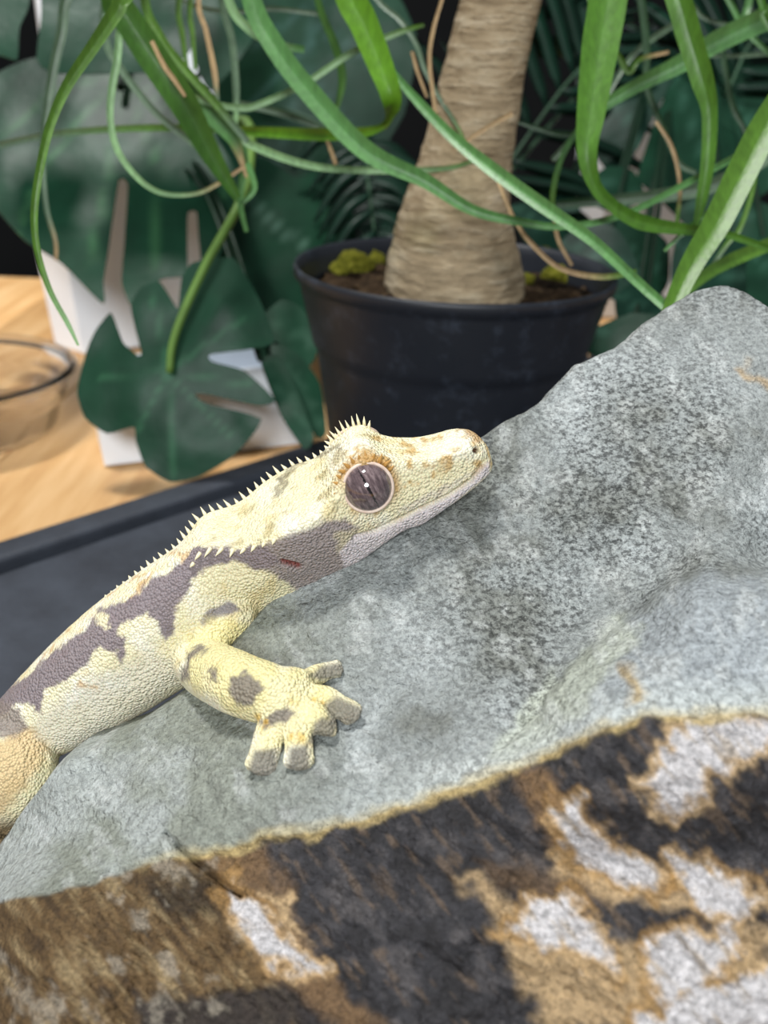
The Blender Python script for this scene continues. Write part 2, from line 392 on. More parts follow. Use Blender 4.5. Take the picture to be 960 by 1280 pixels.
# far side falls away behind the ridge down to the tray; the near foot goes down to the tray
ZB = ZT + 0.0004
cols = []
NB = 26
for i in range(len(pxs)):
    top, foot = SVg[i, 0], SVg[i, -1]
    bk = []
    for k in range(NB, 0, -1):
        a = k / NB
        y = top[1] + 0.052 * S * math.sin(a * 1.5) + 0.006 * a; z = top[2] - (top[2] - ZB) * a ** 1.5
        bk.append((top[0] * (1 - 0.06 * a), y, z))
    fr = [(foot[0], foot[1] - 0.006 * math.sin(a * 1.4) + 0.012 * a, foot[2] - (foot[2] - ZB) * a) for a in np.linspace(0, 1, 9)[1:]]
    cols.append(np.concatenate([np.array(bk), SVg[i], np.array(fr)]))
ST = np.array(cols); nr = ST.shape[1]
nb = fbm(ST[:, :NB].reshape(-1, 3) / (0.02), 4, 31).reshape(len(pxs), NB)
damp = np.sin(np.linspace(0, math.pi, NB)); ST[:, :NB, 1] += nb * damp[None] * 0.006; ST[:, :NB, 2] = np.maximum(ZB, ST[:, :NB, 2] + nb * damp[None] * 0.003)
# colour of the stone
def stone_colour(p, below):
    n1 = fbm(to3(p / 90.0), 4, 40); n2 = fbm(to3(p / 30.0), 4, 41)
    q = p + np.stack([fbm(to3(p / 26.0), 4, 50), fbm(to3(p / 26.0), 4, 51)], -1) * 20
    rot = np.stack([p[:, 0] * 0.62 + p[:, 1] * 0.78, -p[:, 0] * 0.78 + p[:, 1] * 0.62], -1)
    st = fbm(to3(np.stack([rot[:, 0] / 50.0, rot[:, 1] / 9.0], -1)), 4, 44)
    top = np.tile(srgb(150, 155, 153), (len(p), 1))
    top = mixc(top, srgb(140, 145, 132), sstep(520, 250, p[:, 0]) * 0.8)
    top = mixc(top, srgb(186, 192, 192), sstep(0.0, 0.5, n1) * 0.6)
    top = mixc(top, srgb(112, 114, 106), sstep(0.0, 0.5, -n1 + 0.4 * n2) * 0.7)
    ledge = [(655,930),(700,860),(790,775),(850,722),(970,720),(970,900),(800,900),(700,945)]
    top = mixc(top, srgb(170, 177, 181), sstep(12, -12, polysd(q, ledge)) * 0.8)
    strip = [(610,950),(690,850),(745,800),(780,770),(800,790),(740,870),(690,935),(640,965)]
    top = mixc(top, srgb(190, 196, 180), sstep(10, -10, polysd(q, strip)) * 0.8)
    top = mixc(top, srgb(214, 218, 216), sstep(0.15, 0.5, n2 + 0.4 * st) * 0.35)
    top = mixc(top, srgb(206, 212, 208), sstep(60, 8, -below) * 0.65 * sstep(300, 640, p[:, 0]))
    top = mixc(top, srgb(198, 164, 110), sstep(12, 0, segdist(q, [(925, 462), (965, 470)])) * 0.6)
    top = mixc(top, srgb(188, 158, 96), sstep(18, 0, segdist(q, [(785, 840), (800, 870)])) * 0.7)
    # front face
    blk = np.tile(srgb(54, 53, 56), (len(p), 1)); blk = mixc(blk, srgb(92, 88, 88), sstep(0.0, 0.6, n2 + 0.5 * st) * 0.7); blk = mixc(blk, srgb(32, 30, 31), sstep(0.0, 0.5, -n2) * 0.6); blk = mixc(blk, srgb(112, 94, 76), sstep(0.22, 0.6, fbm(to3(np.stack([rot[:, 0] / 34.0, rot[:, 1] / 10.0], -1)), 3, 58) + 0.4 * n1) * 0.55)
    brn = np.tile(srgb(104, 82, 52), (len(p), 1)); brn = mixc(brn, srgb(158, 138, 102), sstep(0.0, 0.6, st) * 0.8); brn = mixc(brn, srgb(62, 46, 28), sstep(0.0, 0.6, -st) * 0.8)
    w = sstep(345, 310, q[:, 0] + (q[:, 1] - 1150) * -0.35); fr = blk * (1 - w[:, None]) + brn * w[:, None]
    def och(poly, c, k=1.0, s=9): 
        nonlocal fr; fr = mixc(fr, c, sstep(s, -s, polysd(q, poly)) * k)
    tan, gold, rust = srgb(190, 162, 122), srgb(172, 134, 80), srgb(126, 98, 66)
    och([(170,1092),(240,1086),(295,1115),(270,1150),(215,1140)], srgb(48, 38, 26), 0.85, 16)
    och([(165,1250),(300,1240),(352,1220),(420,1255),(480,1290),(165,1300)], srgb(46, 42, 42), 0.9, 10)
    och([(255,1075),(330,1062),(360,1120),(380,1180),(430,1240),(500,1290),(420,1290),(330,1200),(290,1130)], rust, 0.75, 14)
    och([(335,1115),(365,1125),(372,1165),(350,1150)], tan, 0.9, 6)
    och([(575,1095),(605,1100),(640,1130),(720,1170),(800,1170),(870,1160),(960,1160),(970,1290),(690,1290),(640,1215),(615,1150)], tan * (0.85), 0.95, 12)
    och([(635,958),(690,972),(712,1010),(715,1060),(690,1075),(660,1000)], rust * 1.1, 0.8, 12)
    och([(690,1060),(760,1095),(850,1120),(880,1140),(820,1135),(735,1115),(680,1085)], tan, 0.9, 9)
    och([(600,1070),(690,1085),(760,1120),(700,1130),(610,1100)], rust * 0.7, 0.6, 14)
    och([(830,1080),(870,1080),(865,1120),(835,1115)], gold, 0.95, 8)
    whites = [[(290,1108),(322,1135),(360,1180),(402,1212),(380,1215),(320,1180),(288,1135)], [(690,1008),(728,1003),(752,1052),(832,1098),(815,1112),(762,1092),(712,1065)],
      [(838,1062),(880,1088),(948,1120),(925,1147),(880,1132),(862,1100)], [(660,1128),(700,1122),(756,1160),(768,1208),(720,1192),(645,1160)], [(818,1170),(905,1165),(928,1188),(870,1240),(828,1252),(812,1200)],
      [(790,1275),(870,1235),(970,1210),(970,1300),(800,1300)], [(855,900),(970,893),(945,942),(905,955),(862,1000),(838,1012),(806,985),(835,940)]]
    q0_ = q; q = q + np.stack([fbm(to3(p / 8.0), 3, 55), fbm(to3(p / 8.0), 3, 56)], -1) * 4
    wn = np.full(len(p), 1e9)
    for k, wp in enumerate(whites):
        wn = np.minimum(wn, polysd(q, wp))
    wn = wn + st * 13 + n2 * 9
    fr = mixc(fr, gold * 0.9, sstep(20, 6, wn + n1 * 16) * 0.65); fr = mixc(fr, tan * 1.1, sstep(16, 0, wn - n1 * 14) * 0.8)
    fr = mixc(fr, srgb(202, 200, 202), sstep(9, -9, wn) * 0.95)
    fr = mixc(fr, srgb(172, 158, 140), sstep(0.15, 0.5, st) * sstep(6, -4, wn) * 0.7)
    fr = mixc(fr, srgb(178, 168, 150), sstep(0.2, 0.55, n2 - st * 0.4) * w * 0.5)
    edge = np.clip(below, -50, 200)
    fr = mixc(fr, srgb(190, 168, 116), sstep(13, 2, edge + n2 * 16 + n1 * 6) * sstep(140, 230, p[:, 0]) * 0.85)
    top = mixc(top, srgb(200, 184, 136), sstep(-16, -2, below + n2 * 10) * 0.5 * sstep(140, 230, p[:, 0]))
    k = sstep(-3, 5, below)
    return top * (1 - k[:, None]) + fr * k[:, None]
sk = 0.35 + 0.65 * sstep(420, 640, flat[:, 0] - 0.25 * (flat[:, 1] - 700)) * sstep(-0.5, 0.2, fbm(to3(flat / 110.0), 3, 47))
sk = np.where(polysd(lq, LEDGE) < 0, 0.5, sk) * (1 - onfront) + 0.45 * onfront
sc = np.concatenate([stone_colour(flat, below), sk[:, None]], 1).reshape(len(pxs), NV, 4)
SC = np.concatenate([np.repeat(sc[:, :1], NB, 1), sc, np.repeat(sc[:, -1:], 8, 1)], 1)
# both ends of the rock close in rough, rounded flanks
def flank(sec, col, sx):
    out, oc = [], []; c0 = np.array([0, sec[:, 1].mean(), ZB])
    for a in np.linspace(0, 1, 22)[1:]:
        k = max(math.sqrt(1 - a * a), 0.12); q_ = sec.copy(); q_[:, 1] = c0[1] + (sec[:, 1] - c0[1]) * (0.35 + 0.65 * k); q_[:, 2] = ZB + (sec[:, 2] - ZB) * k
        q_[:, 0] += sx * 0.022 * a ** 1.3; n_ = fbm(q_ / 0.014, 4, 33) * 0.006 * math.sin(min(a * 3, 1.57)); q_[:, 0] += sx * n_; q_[:, 2] = np.maximum(ZB, q_[:, 2] + n_ * 0.5 * (sec[:, 2] > ZB + 0.004)); out.append(q_)
        oc.append(col)
    return out, oc
fr1, fc1 = flank(ST[-1], SC[-1], 1); fl1, fcl = flank(ST[0], SC[0], -1)
ST = np.concatenate([np.array(fl1[::-1]), ST, np.array(fr1)]); SC = np.concatenate([np.array(fcl[::-1]), SC, np.array(fc1)])
sf = grid_faces(len(ST), nr)
nst_ = len(ST)
sf.append(tuple(range(nr))); sf.append(tuple((nst_ - 1) * nr + j for j in reversed(range(nr))))
for i in range(nst_ - 1): sf.append((i * nr, (i + 1) * nr, (i + 1) * nr + nr - 1, i * nr + nr - 1))
set_props(mesh_obj('stone', ST.reshape(-1, 3), sf, STONE, col=SC.reshape(-1, 4)), 'large grey rock with black, white and rust veined broken face under the gecko', 'rock')

# ================================================================== gecko
YA = lambda px: 0.1645 + (px / 610.0) * 0.0155           # the plane the animal's spine lies in, turning slightly away towards the snout
def GP(px, py, dy=0.0): return PY(px, py, YA(px) + dy * 0.001)
NRING = 44
YAX = np.array([-0.10, 0.995, 0.0]); YAX /= np.linalg.norm(YAX)
rings = []
def trunk_ring(top, bot, b, sq=2.2):
    T, B = GP(*top), GP(*bot); c_ = (T + B) / 2; n = (T - B); H = np.linalg.norm(n) / 2; n /= 2 * H
    e = math.tan(math.radians(31)); bb = b * MM
    a = math.sqrt(max(H * H - (bb * e * n[2]) ** 2, (0.6 * H) ** 2))
    out = []
    for k in range(NRING):
        th = 2 * math.pi * k / NRING; cs, sn = math.cos(th), math.sin(th)
        cs_ = math.copysign(abs(cs) ** (2 / sq), cs); sn_ = math.copysign(abs(sn) ** (2 / sq), sn)
        out.append(c_ + n * a * cs_ + YAX * bb * sn_)
    return np.array(out)
TRUNK = [((-420,1010),(-412,1026),1.2), ((-330,1030),(-310,1062),2.6), ((-230,1020),(-196,1070),4.2), ((-140,985),(-84,1055),6.5), ((-75,935),(-5,1020),9.5), ((-25,890),(40,968),11.5),
         ((15,846),(82,938),12.5), ((62,798),(135,914),13.2), ((115,752),(188,884),13.6), ((165,716),(240,852),13.2), ((208,688),(290,822),12.0)]
for t_, b_, w_ in TRUNK: rings.append(trunk_ring(t_, b_, w_))
RHO = math.radians(8.5)
HEAD = [ # near crest px, py, half width at crest, depth D, dome dt, cheek width, jaw width
 ((250,692), 6.6, 25.0, 0.8, 11.0, 9.0), ((300,688), 9.0, 22.5, 1.0, 10.8, 8.0), ((338,677), 11.6, 19.5, 1.2, 11.4, 8.8), ((375,661), 12.4, 18.8, 1.2, 11.8, 9.2),
 ((408,638), 10.8, 19.0, 1.2, 11.2, 9.2), ((434,596), 8.2, 21.5, 1.2, 10.2, 8.8), ((462,574), 7.3, 21.8, 0.5, 9.2, 8.2), ((489,577), 5.6, 19.0, 0.2, 8.0, 7.3),
 ((522,579), 5.4, 15.0, 0.6, 7.0, 6.6), ((552,574), 5.3, 12.4, 0.9, 6.3, 6.0), ((578,565), 4.9, 10.6, 1.2, 5.5, 5.2), ((597,560), 3.8, 8.2, 1.2, 4.4, 4.2), ((607,560), 1.9, 5.4, 0.9, 2.6, 2.4)]
HN = []
hp = [GP(x, y, -w) for (x, y), w, *_ in HEAD]
HAX = np.array([math.cos(math.radians(25)), 0.1, math.sin(math.radians(25))]); HAX /= np.linalg.norm(HAX)
crest_far, crest_near, crest_mid = [], [], []
for k, ((x, y), w, D, dt, wk, wj) in enumerate(HEAD):
    C = hp[k]; ax = HAX
    N = np.array([0, 0, 1.0]) - HAX * HAX[2]; N /= np.linalg.norm(N); L0 = np.cross(HAX, N) * -1
    if L0[1] < 0: L0 = -L0
    L = math.cos(RHO) * L0 + math.sin(RHO) * N; Nv = math.cos(RHO) * N - math.sin(RHO) * L0
    mid = C + w * MM * L
    def q(l, h): return mid + l * MM * L + h * MM * Nv
    ctrl = [q(0, dt), q(w * 0.6, dt * 0.75), q(w, 0), q(wk, -0.36 * D), q(wj * 1.05, -0.72 * D), q(wj * 0.8, -0.98 * D), q(0, -D * 1.0), q(-wj * 0.8, -0.98 * D), q(-wj * 1.05, -0.72 * D), q(-wk, -0.36 * D), q(-w, 0), q(-w * 0.6, dt * 0.75)]
    rings.append(catmull(ctrl, NRING, True))
    crest_far.append(q(w, 0)); crest_near.append(q(-w, 0)); crest_mid.append(q(0, dt)); HN.append((L, Nv))
tip = rings[-1].mean(0) + HAX * 0.6 * MM; rings.append(tip + (rings[-1] - rings[-1].mean(0)) * 0.25)
RG = np.array(rings); nfin = len(rings) * 7
RF = np.stack([catmull(RG[:, j], nfin) for j in range(NRING)], 1)
parts_v, parts_f = [], []
def addpart(v, f):
    off = sum(len(a) for a in parts_v); parts_v.append(np.asarray(v)); parts_f.extend([tuple(i + off for i in x) for x in f])
addpart(*loft(list(RF)))
def limb(pts, rad, flat=None, flatn=None, n=40):
    path = catmull(pts, n); r = np.interp(np.linspace(0, 1, n), np.linspace(0, 1, len(rad)), rad) * MM
    fl = None if flat is None else np.interp(np.linspace(0, 1, n), np.linspace(0, 1, len(flat)), flat)
    if flat is not None:
        u_ = np.linspace(0, 1, n); end = np.clip((1 - u_) / 0.16, 0, 1); r = r * np.sqrt(np.clip(1 - (1 - end) ** 2, 0.02, 1))
    addpart(*tube(path, r, 16, 0, fl, flatn))
    for e_ in (0, -1):
        if flat is None:
            ss = [path[e_] + r[e_] * np.array([math.sin(u) * math.cos(w), math.sin(u) * math.sin(w), math.cos(u)]) for u in np.linspace(0.01, math.pi - 0.01, 8) for w in np.linspace(0, 2 * math.pi, 12, endpoint=False)]
            addpart(np.array(ss), grid_faces(8, 12, True))
def onstone(px, py, lift):     # a point lift mm above the stone along the view ray
    return P(px, py, float(stone_depth(px, py)[0]) - lift * 0.001)
SN = -(FW * 0.62 - np.array([0, 0, 0.6])); SN = np.array([0.02, -0.55, 0.83]); SN /= np.linalg.norm(SN)
# near front limb
sh = GP(292, 765, -6.5); el = GP(252, 826, -12.5)
wr = onstone(338, 868, 5.5)
limb([sh, (sh + el) / 2 + np.array([-0.001, 0.001, 0]) * S, el, onstone(292, 852, 8.0), wr], [5.5, 6.2, 6.4, 6.4, 6.0])
palm = onstone(368, 880, 3.0)
limb([wr, onstone(355, 874, 4.0), palm, onstone(384, 884, 2.4)], [5.8, 6.8, 7.4, 5.0], [0.95, 0.75, 0.55, 0.45], SN, 24)
FING = [([(362,866),(392,846),(412,838),(430,835)], [3.0,2.3,1.9,2.2]), ([(372,876),(404,872),(424,882),(449,899)], [3.2,2.5,2.2,3.0]), ([(374,884),(396,898),(404,908),(402,920)], [3.2,2.7,2.6,3.0]),
        ([(366,888),(372,918),(374,938),(372,964)], [3.4,2.8,2.7,3.3]), ([(352,886),(338,916),(331,942),(322,970)], [3.6,3.0,3.0,3.4])]
for pts, rad in FING:
    limb([onstone(x, y, l) for (x, y), l in zip(pts, (2.6, 2.2, 1.5, 0.9))], rad, [0.8, 0.75, 0.55, 0.35], SN, 22)
# web of skin between the fingers
for a, b in ((0, 1), (1, 2), (2, 3), (3, 4)):
    pa, pb = FING[a][0], FING[b][0]
    mid_ = [((pa[k][0] + pb[k][0]) / 2, (pa[k][1] + pb[k][1]) / 2) for k in (0, 1)]
    mid_[1] = (mid_[0][0] * 0.35 + mid_[1][0] * 0.65, mid_[0][1] * 0.35 + mid_[1][1] * 0.65)
    limb([onstone(x, y, 1.9) for x, y in mid_], [3.2, 2.0], [0.5, 0.35], SN, 10)
# far front limb over the back of the stone
fs = GP(330, 690, 6)
limb([fs, fs + np.array([.012, .012, -.010]) * S, fs + np.array([.022, .020, -.012]) * S, fs + np.array([.034, .022, -.012]) * S], [6.5, 6.0, 5.2, 4.0])
for k in range(5):
    b_ = fs + np.array([.034, .022, -.012]) * S; a_ = (k - 2) * 0.5
    limb([b_, b_ + np.array([.006 * math.cos(a_), .006 * math.sin(a_), -.001]) * S, b_ + np.array([.012 * math.cos(a_), .012 * math.sin(a_), -.004]) * S], [2.6, 2.2, 2.6], None, None, 10)
# near hind limb, mostly past the edge of the picture
hk = [GP(-20, 935, -4), GP(22, 948, -11), GP(14, 985, -15), GP(-40, 1035, -15)]
limb(hk, [9.0, 9.0, 7.6, 5.2])
for tx, ty in ((18, 1030), (4, 1060), (-20, 1085), (-60, 1090), (-90, 1065)):
    b_ = hk[-1]; e_ = GP(tx, ty, -17); limb([b_, (b_ + e_) / 2 + np.array([0, 0, .002]) * S, e_], [3.2, 2.4, 2.8], None, None, 12)
hk = [GP(-20, 925, 4), GP(10, 930, 12), GP(-30, 975, 16), GP(-80, 1020, 18)]
limb(hk, [8.0, 7.5, 6.0, 4.0])
tmp = bpy.data.meshes.new('tmp'); tmp.from_pydata(np.concatenate(parts_v).tolist(), [], [tuple(int(i) for i in x) for x in parts_f])
bmx = bmesh.new(); bmx.from_mesh(tmp); bmesh.ops.recalc_face_normals(bmx, faces=bmx.faces); bmx.to_mesh(tmp); bmx.free()
to = bpy.data.objects.new('tmp', tmp); COL.objects.link(to)
rm = to.modifiers.new('r', 'REMESH'); rm.mode = 'VOXEL'; rm.voxel_size = 0.00032; rm.use_smooth_shade = True
sm = to.modifiers.new('s', 'SMOOTH'); sm.factor = 0.5; sm.iterations = 5
dg = bpy.context.evaluated_depsgraph_get(); dg.update()
gm = bpy.data.meshes.new_from_object(to.evaluated_get(dg)); bpy.data.objects.remove(to)
GV = np.empty(len(gm.vertices) * 3); gm.vertices.foreach_get('co', GV); GV = GV.reshape(-1, 3)
GNm = np.empty(len(gm.vertices) * 3); gm.vertices.foreach_get('normal', GNm); GNm = GNm.reshape(-1, 3)
gp, gd = proj(GV)
facing = np.einsum('ij,ij->i', GNm, CAM[None] - GV) > 0
MOUTH = [(608,577),(592,600),(562,620),(524,638),(492,654),(470,664),(444,672)]
md = segdist(gp, MOUTH)
# coarse skin relief and mouth groove, ear slit, nostril
disp = fbm(GV / (0.0011), 3, 61) * 0.00006
disp -= np.where(facing, np.exp(-(md / 2.3) ** 2) * 0.0011, 0)
disp -= np.where(facing, np.exp(-(np.linalg.norm(gp - (596, 563), axis=1) / 3.2) ** 2) * 0.0014, 0)
disp -= np.where(facing, np.exp(-(segdist(gp, [(352, 703), (373, 708)]) / 3.0) ** 2) * 0.0008, 0)
fold = segdist(gp, [(232, 832), (228, 812), (238, 796)]); disp -= np.where(facing, np.exp(-(fold / 3.0) ** 2) * 0.0005, 0)
GV2 = GV + GNm * disp[:, None]
def gecko_colour(p, v3):
    n = lambda s, k: fbm(v3 / s, 3, k)
    q = p + np.stack([n(0.0022, 70), n(0.0022, 71)], -1) * 9
    q2 = p + np.stack([n(0.0009, 72), n(0.0009, 73)], -1) * 5 + (q - p) * 0.6
    cream, pale, grey, och, ylw = srgb(246, 237, 196), srgb(250, 246, 226), srgb(134, 122, 128), srgb(200, 162, 96), srgb(220, 196, 108)
    c = np.tile(cream, (len(p), 1))
    c = mixc(c, pale, sstep(-0.1, 0.5, n(0.006, 74)) * 0.8)
    c = mixc(c, srgb(226, 202, 138), sstep(0.12, 0.5, n(0.0028, 75)) * 0.45)
    def put(poly, col, k=1.0, s=2.5, qq=q2): 
        nonlocal c; c = mixc(c, col, sstep(s, -s, polysd(qq, poly)) * k)
    # belly paler
    put([(20,935),(60,880),(110,850),(200,815),(232,850),(120,945)], srgb(240, 234, 212), 0.8, 14)
    dz = sstep(8, -8, polysd(p, [(0,850),(110,745),(205,685),(250,690),(150,770),(60,835),(10,880)])) + sstep(8, -8, polysd(p, [(40,880),(110,838),(150,835),(150,855),(70,895)]))
    c = mixc(c, srgb(210, 164, 104), sstep(0.12, 0.45, n(0.0017, 81)) * np.clip(dz, 0, 1) * 0.7)
    c = mixc(c, srgb(252, 248, 232), sstep(0.1, 0.4, n(0.0013, 82)) * np.clip(dz, 0, 1) * 0.7)
    # grey flank band
    put([(245,684),(213,713),(187,727),(173,742),(147,753),(120,765),(108,788),(63,817),(43,840),(13,858),(-30,885),(-10,900),(20,880),(36,875),(50,897),(54,862),(80,852),(110,830),(127,808),(142,815),(152,832),(158,800),(146,790),(150,780),(186,764),(198,780),(205,798),(216,790),(220,765),(230,745),(240,727),(262,706),(290,700),(320,712),(350,700),(330,680),(300,684)], grey, 0.95)
    put([(118,768),(135,765),(135,785),(120,785)], cream, 0.9)
    put([(-40,875),(0,878),(24,885),(36,915),(22,927),(0,918),(-40,930)], srgb(140, 128, 122), 0.9)
    # cheek and throat
    put([(300,690),(350,674),(400,657),(433,645),(447,658),(441,676),(470,690),(500,680),(480,710),(440,735),(390,765),(355,790),(338,775),(372,742),(352,722),(325,707)], srgb(150, 137, 140), 0.9, 4)
    put([(250,776),(268,760),(292,752),(306,762),(275,774),(255,786)], srgb(132, 124, 134), 0.85)
    put([(298,806),(318,780),(352,764),(346,790),(318,816)], srgb(156, 148, 160), 0.9)
    # head: ochre freckles, grey smudges on the crown
    head = sstep(6, -6, polysd(p, [(415,650),(430,560),(480,530),(600,525),(620,580),(520,650),(440,670)]))
    c = mixc(c, och, sstep(0.02, 0.36, n(0.0012, 76) * 0.7 + n(0.004, 79) * 0.6) * head * 0.85)
    c = mixc(c, srgb(168, 150, 96), sstep(0.15, 0.5, n(0.0024, 77)) * sstep(10, -10, polysd(p, [(250,690),(330,580),(480,520),(420,640),(340,680)])) * 0.6)
    for ln in ([(352,600),(365,585),(378,580)], [(345,618),(356,606),(350,600)], [(395,572),(420,560)]): c = mixc(c, srgb(130, 120, 98), sstep(6, 1, segdist(q2, ln)) * 0.7)
    put([(575,533),(605,533),(612,556),(598,552)], srgb(178, 132, 66), 0.8, 5)
    ed = np.linalg.norm(p - (460, 608), axis=1); c = mixc(c, srgb(190, 146, 84), sstep(46, 34, ed) * sstep(30, -10, p[:, 1] - p[:, 0] * 0.25 - 490) * 0.8)
    put([(418,665),(450,658),(470,662),(448,674),(425,690)], srgb(224, 212, 170), 0.6, 5)
    # lower jaw
    put([(612,576),(592,602),(562,622),(524,640),(492,656),(470,666),(440,672),(424,690),(430,708),(465,706),(500,684),(560,636),(612,592)], srgb(222, 212, 214), 0.95, 2.5, p)
    put([(600,585),(562,614),(524,632),(495,646),(500,636),(560,604)], srgb(226, 216, 196), 0.8, 4)
    c = mixc(c, srgb(98, 66, 48), sstep(5.0, 2.6, np.linalg.norm((p - (596, 563)) * (1.15, 0.9), axis=1)))
    c = mixc(c, srgb(128, 70, 64), sstep(4.5, 2, segdist(p, [(354, 703), (373, 708)])))
    # arm
    put([(262,770),(300,775),(345,810),(350,835),(400,830),(430,900),(380,930),(330,940),(310,900),(225,850),(235,800)], srgb(238, 224, 146), 0.55, 8)
    for sp in ([(224,850),(228,822),(246,806),(262,812),(240,826),(233,852)], [(286,868),(290,846),(308,838),(324,850),(330,860),(318,878),(300,886)], [(322,902),(340,890),(362,884),(370,894),(352,906),(330,910)], [(262,842),(270,834),(272,852),(264,854)]): put(sp, srgb(112, 104, 106), 0.85, 3)
    c = mixc(c, srgb(214, 170, 60), sstep(0.2, 0.5, n(0.0012, 78)) * sstep(6, -6, polysd(p, [(310,890),(390,860),(425,890),(390,930),(320,940)])) * 0.7)
    # toes
    for t_ in ([(386,846),(400,832),(440,825),(440,845),(400,852)], [(405,880),(420,870),(462,888),(460,912),(412,905)], [(392,905),(402,895),(425,905),(410,935),(385,930)], [(362,935),(385,930),(392,985),(355,985)], [(318,938),(345,935),(352,990),(300,990)]):
        put(t_, srgb(120, 116, 108), 0.9, 5, p)
    # hind limb
    put([(-100,960),(0,925),(40,912),(62,935),(40,970),(10,1010),(-40,1060),(-100,1060)], srgb(214, 186, 138), 0.85, 8)
    c = mixc(c, srgb(150, 130, 96), sstep(1010, 1040, p[:, 1]) * sstep(80, 40, p[:, 0]))
    return c
gc = gecko_colour(gp, GV)
root = empty('crested_gecko', (GP(200, 800) + np.array([0, 0, -0.02 * S])), 'cream and grey crested gecko with lidless eye resting across the rock', 'gecko')
go = WORLD[root.name]
gm.vertices.foreach_set('co', (GV2 - go).ravel()); gm.name = 'body'; set_col(gm, gc)
gm.polygons.foreach_set('use_smooth', [True] * len(gm.polygons)); gm.materials.clear(); gm.materials.append(SKIN); gm.update()
link('body', gm, go, root)
# eyes
def sphere(c_, r, nu=24, nv=36):
    v = [c_ + r * np.array([math.sin(u) * math.cos(w), math.sin(u) * math.sin(w), math.cos(u)]) for u in np.linspace(0.001, math.pi - 0.001, nu) for w in np.linspace(0, 2 * math.pi, nv, endpoint=False)]
    return np.array(v), grid_faces(nu, nv, True)
Lh, Nh = HN[6]
hm = crest_mid[6]
def eye(side):
    r = 5.35 * MM
    if side < 0:
        c_ = GP(459.5, 608, -7.2)
    else:
        cn = GP(459.5, 608, -7.2); c_ = cn - 2 * ((cn - hm) @ Lh) * Lh
    out = side * Lh * 0.93 + HAX * 0.12 + Nh * 0.30; out /= np.linalg.norm(out)
    if side < 0: out = 0.6 * out + 0.4 * (CAM - c_) / np.linalg.norm(CAM - c_); out /= np.linalg.norm(out)
    # local axes: z outwards, y along the slit (drawn tilted in the photograph)
    sl = P(478, 632, .19) - P(452, 585, .19); sl -= out * (sl @ out); sl /= np.linalg.norm(sl); xx = np.cross(sl, out)
    v, f = sphere(np.zeros(3), r); me = bpy.data.meshes.new('eyeball'); me.from_pydata(v.tolist(), [], f); me.polygons.foreach_set('use_smooth', [True] * len(me.polygons)); me.materials.append(EYE)
    o = link('eyeball', me, c_, root); o.rotation_euler = Matrix(np.array([xx, sl, out]).T.tolist()).to_euler(); o['label'] = 'mottled brown lidless eye with slit pupil'
    ring_c = c_ + out * r * 0.30; pts = [ring_c + r * 0.965 * (math.cos(a) * xx + math.sin(a) * sl) for a in np.linspace(0, 2 * math.pi, 41)]
    rr_ = []
    for k, p_ in enumerate(pts[:-1]):
        d_ = (p_ - ring_c) / np.linalg.norm(p_ - ring_c)
        rr_.append(np.array([p_ + 0.42 * MM * (math.cos(a) * d_ + math.sin(a) * out) for a in np.linspace(0, 2 * math.pi, 10, endpoint=False)]))
    v, f = loft(rr_ + [rr_[0]], False); mesh_obj('eye_rim', v, f, LID, root)
    return c_, out, r, xx, sl
E = eye(-1); Efar = eye(1)
def spine(base, d, ln, w, colr, bend=None):
    d = d / np.linalg.norm(d); b2 = d if bend is None else bend
    path = np.array([base - d * ln * 0.25, base + d * ln * 0.35, base + d * ln * 0.7 + b2 * ln * 0.06, base + d * ln + b2 * ln * 0.16])
    v, f = tube(path, np.array([w, w * 0.8, w * 0.42, w * 0.06]), 7)
    mesh_obj('crest_spine', v, f, SPINE, root, col=np.tile(colr, (len(v), 1)))
CR = srgb(238, 228, 190)
# crest along the far side of the head and the nape, then along the near side
back = [rings[k] for k in (8, 9, 10)]
farline = [r[int(NRING * 0.10)] for r in back] + crest_far[:6]; nearline = [r[int(NRING * 0.86)] for r in back] + crest_near[:6]
fl = catmull(farline, 200); nl = catmull(nearline, 200)
def along(line, step, f0=0, f1=1):
    s = np.concatenate([[0], np.cumsum(np.linalg.norm(np.diff(line, axis=0), axis=1))]); s /= 1.0
    for t_ in np.arange(s[-1] * f0, s[-1] * f1, step):
        yield t_ / s[-1], np.array([np.interp(t_, s, line[:, k]) for k in range(3)])
Lf, Nf = HN[2]
for k, (t_, p_) in enumerate(along(fl, 1.95 * MM)):
    big = sstep(0.0, 0.3, t_) * (1 - 0.6 * sstep(0.72, 0.92, t_))
    ln = (0.7 + 1.25 * float(big)) * MM * random.uniform(0.75, 1.15)
    spine(p_, Lf * 0.75 + Nf * 0.75 - HAX * 0.35 + rng.randn(3) * 0.1, ln, 0.5 * MM, CR)
for k, (t_, p_) in enumerate(along(nl, 2.6 * MM, 0.43, 0.72)):
    ln = (0.6 + 0.7 * random.random()) * MM
    if 0.46 < t_ < 0.58: ln *= 1.8
    spine(p_, -Lf * 0.8 - Nf * 0.25 - HAX * 0.9 + rng.randn(3) * 0.12, ln, 0.5 * MM, CR)
# brow fringe over the far eye
fb = catmull([crest_far[4] * 0.4 + crest_far[5] * 0.6, crest_far[5], crest_far[6], crest_far[6] * 0.5 + crest_far[7] * 0.5], 60)
for k, (t_, p_) in enumerate(along(fb, 1.25 * MM)):
    spine(p_ + Nf * 0.5 * MM, Lf * 0.5 + Nf * 1.0 + HAX * (t_ - 0.5) * 1.3 + rng.randn(3) * 0.1, (1.2 + 1.0 * math.sin(t_ * math.pi)) * MM * random.uniform(0.8, 1.1), 0.42 * MM, CR)
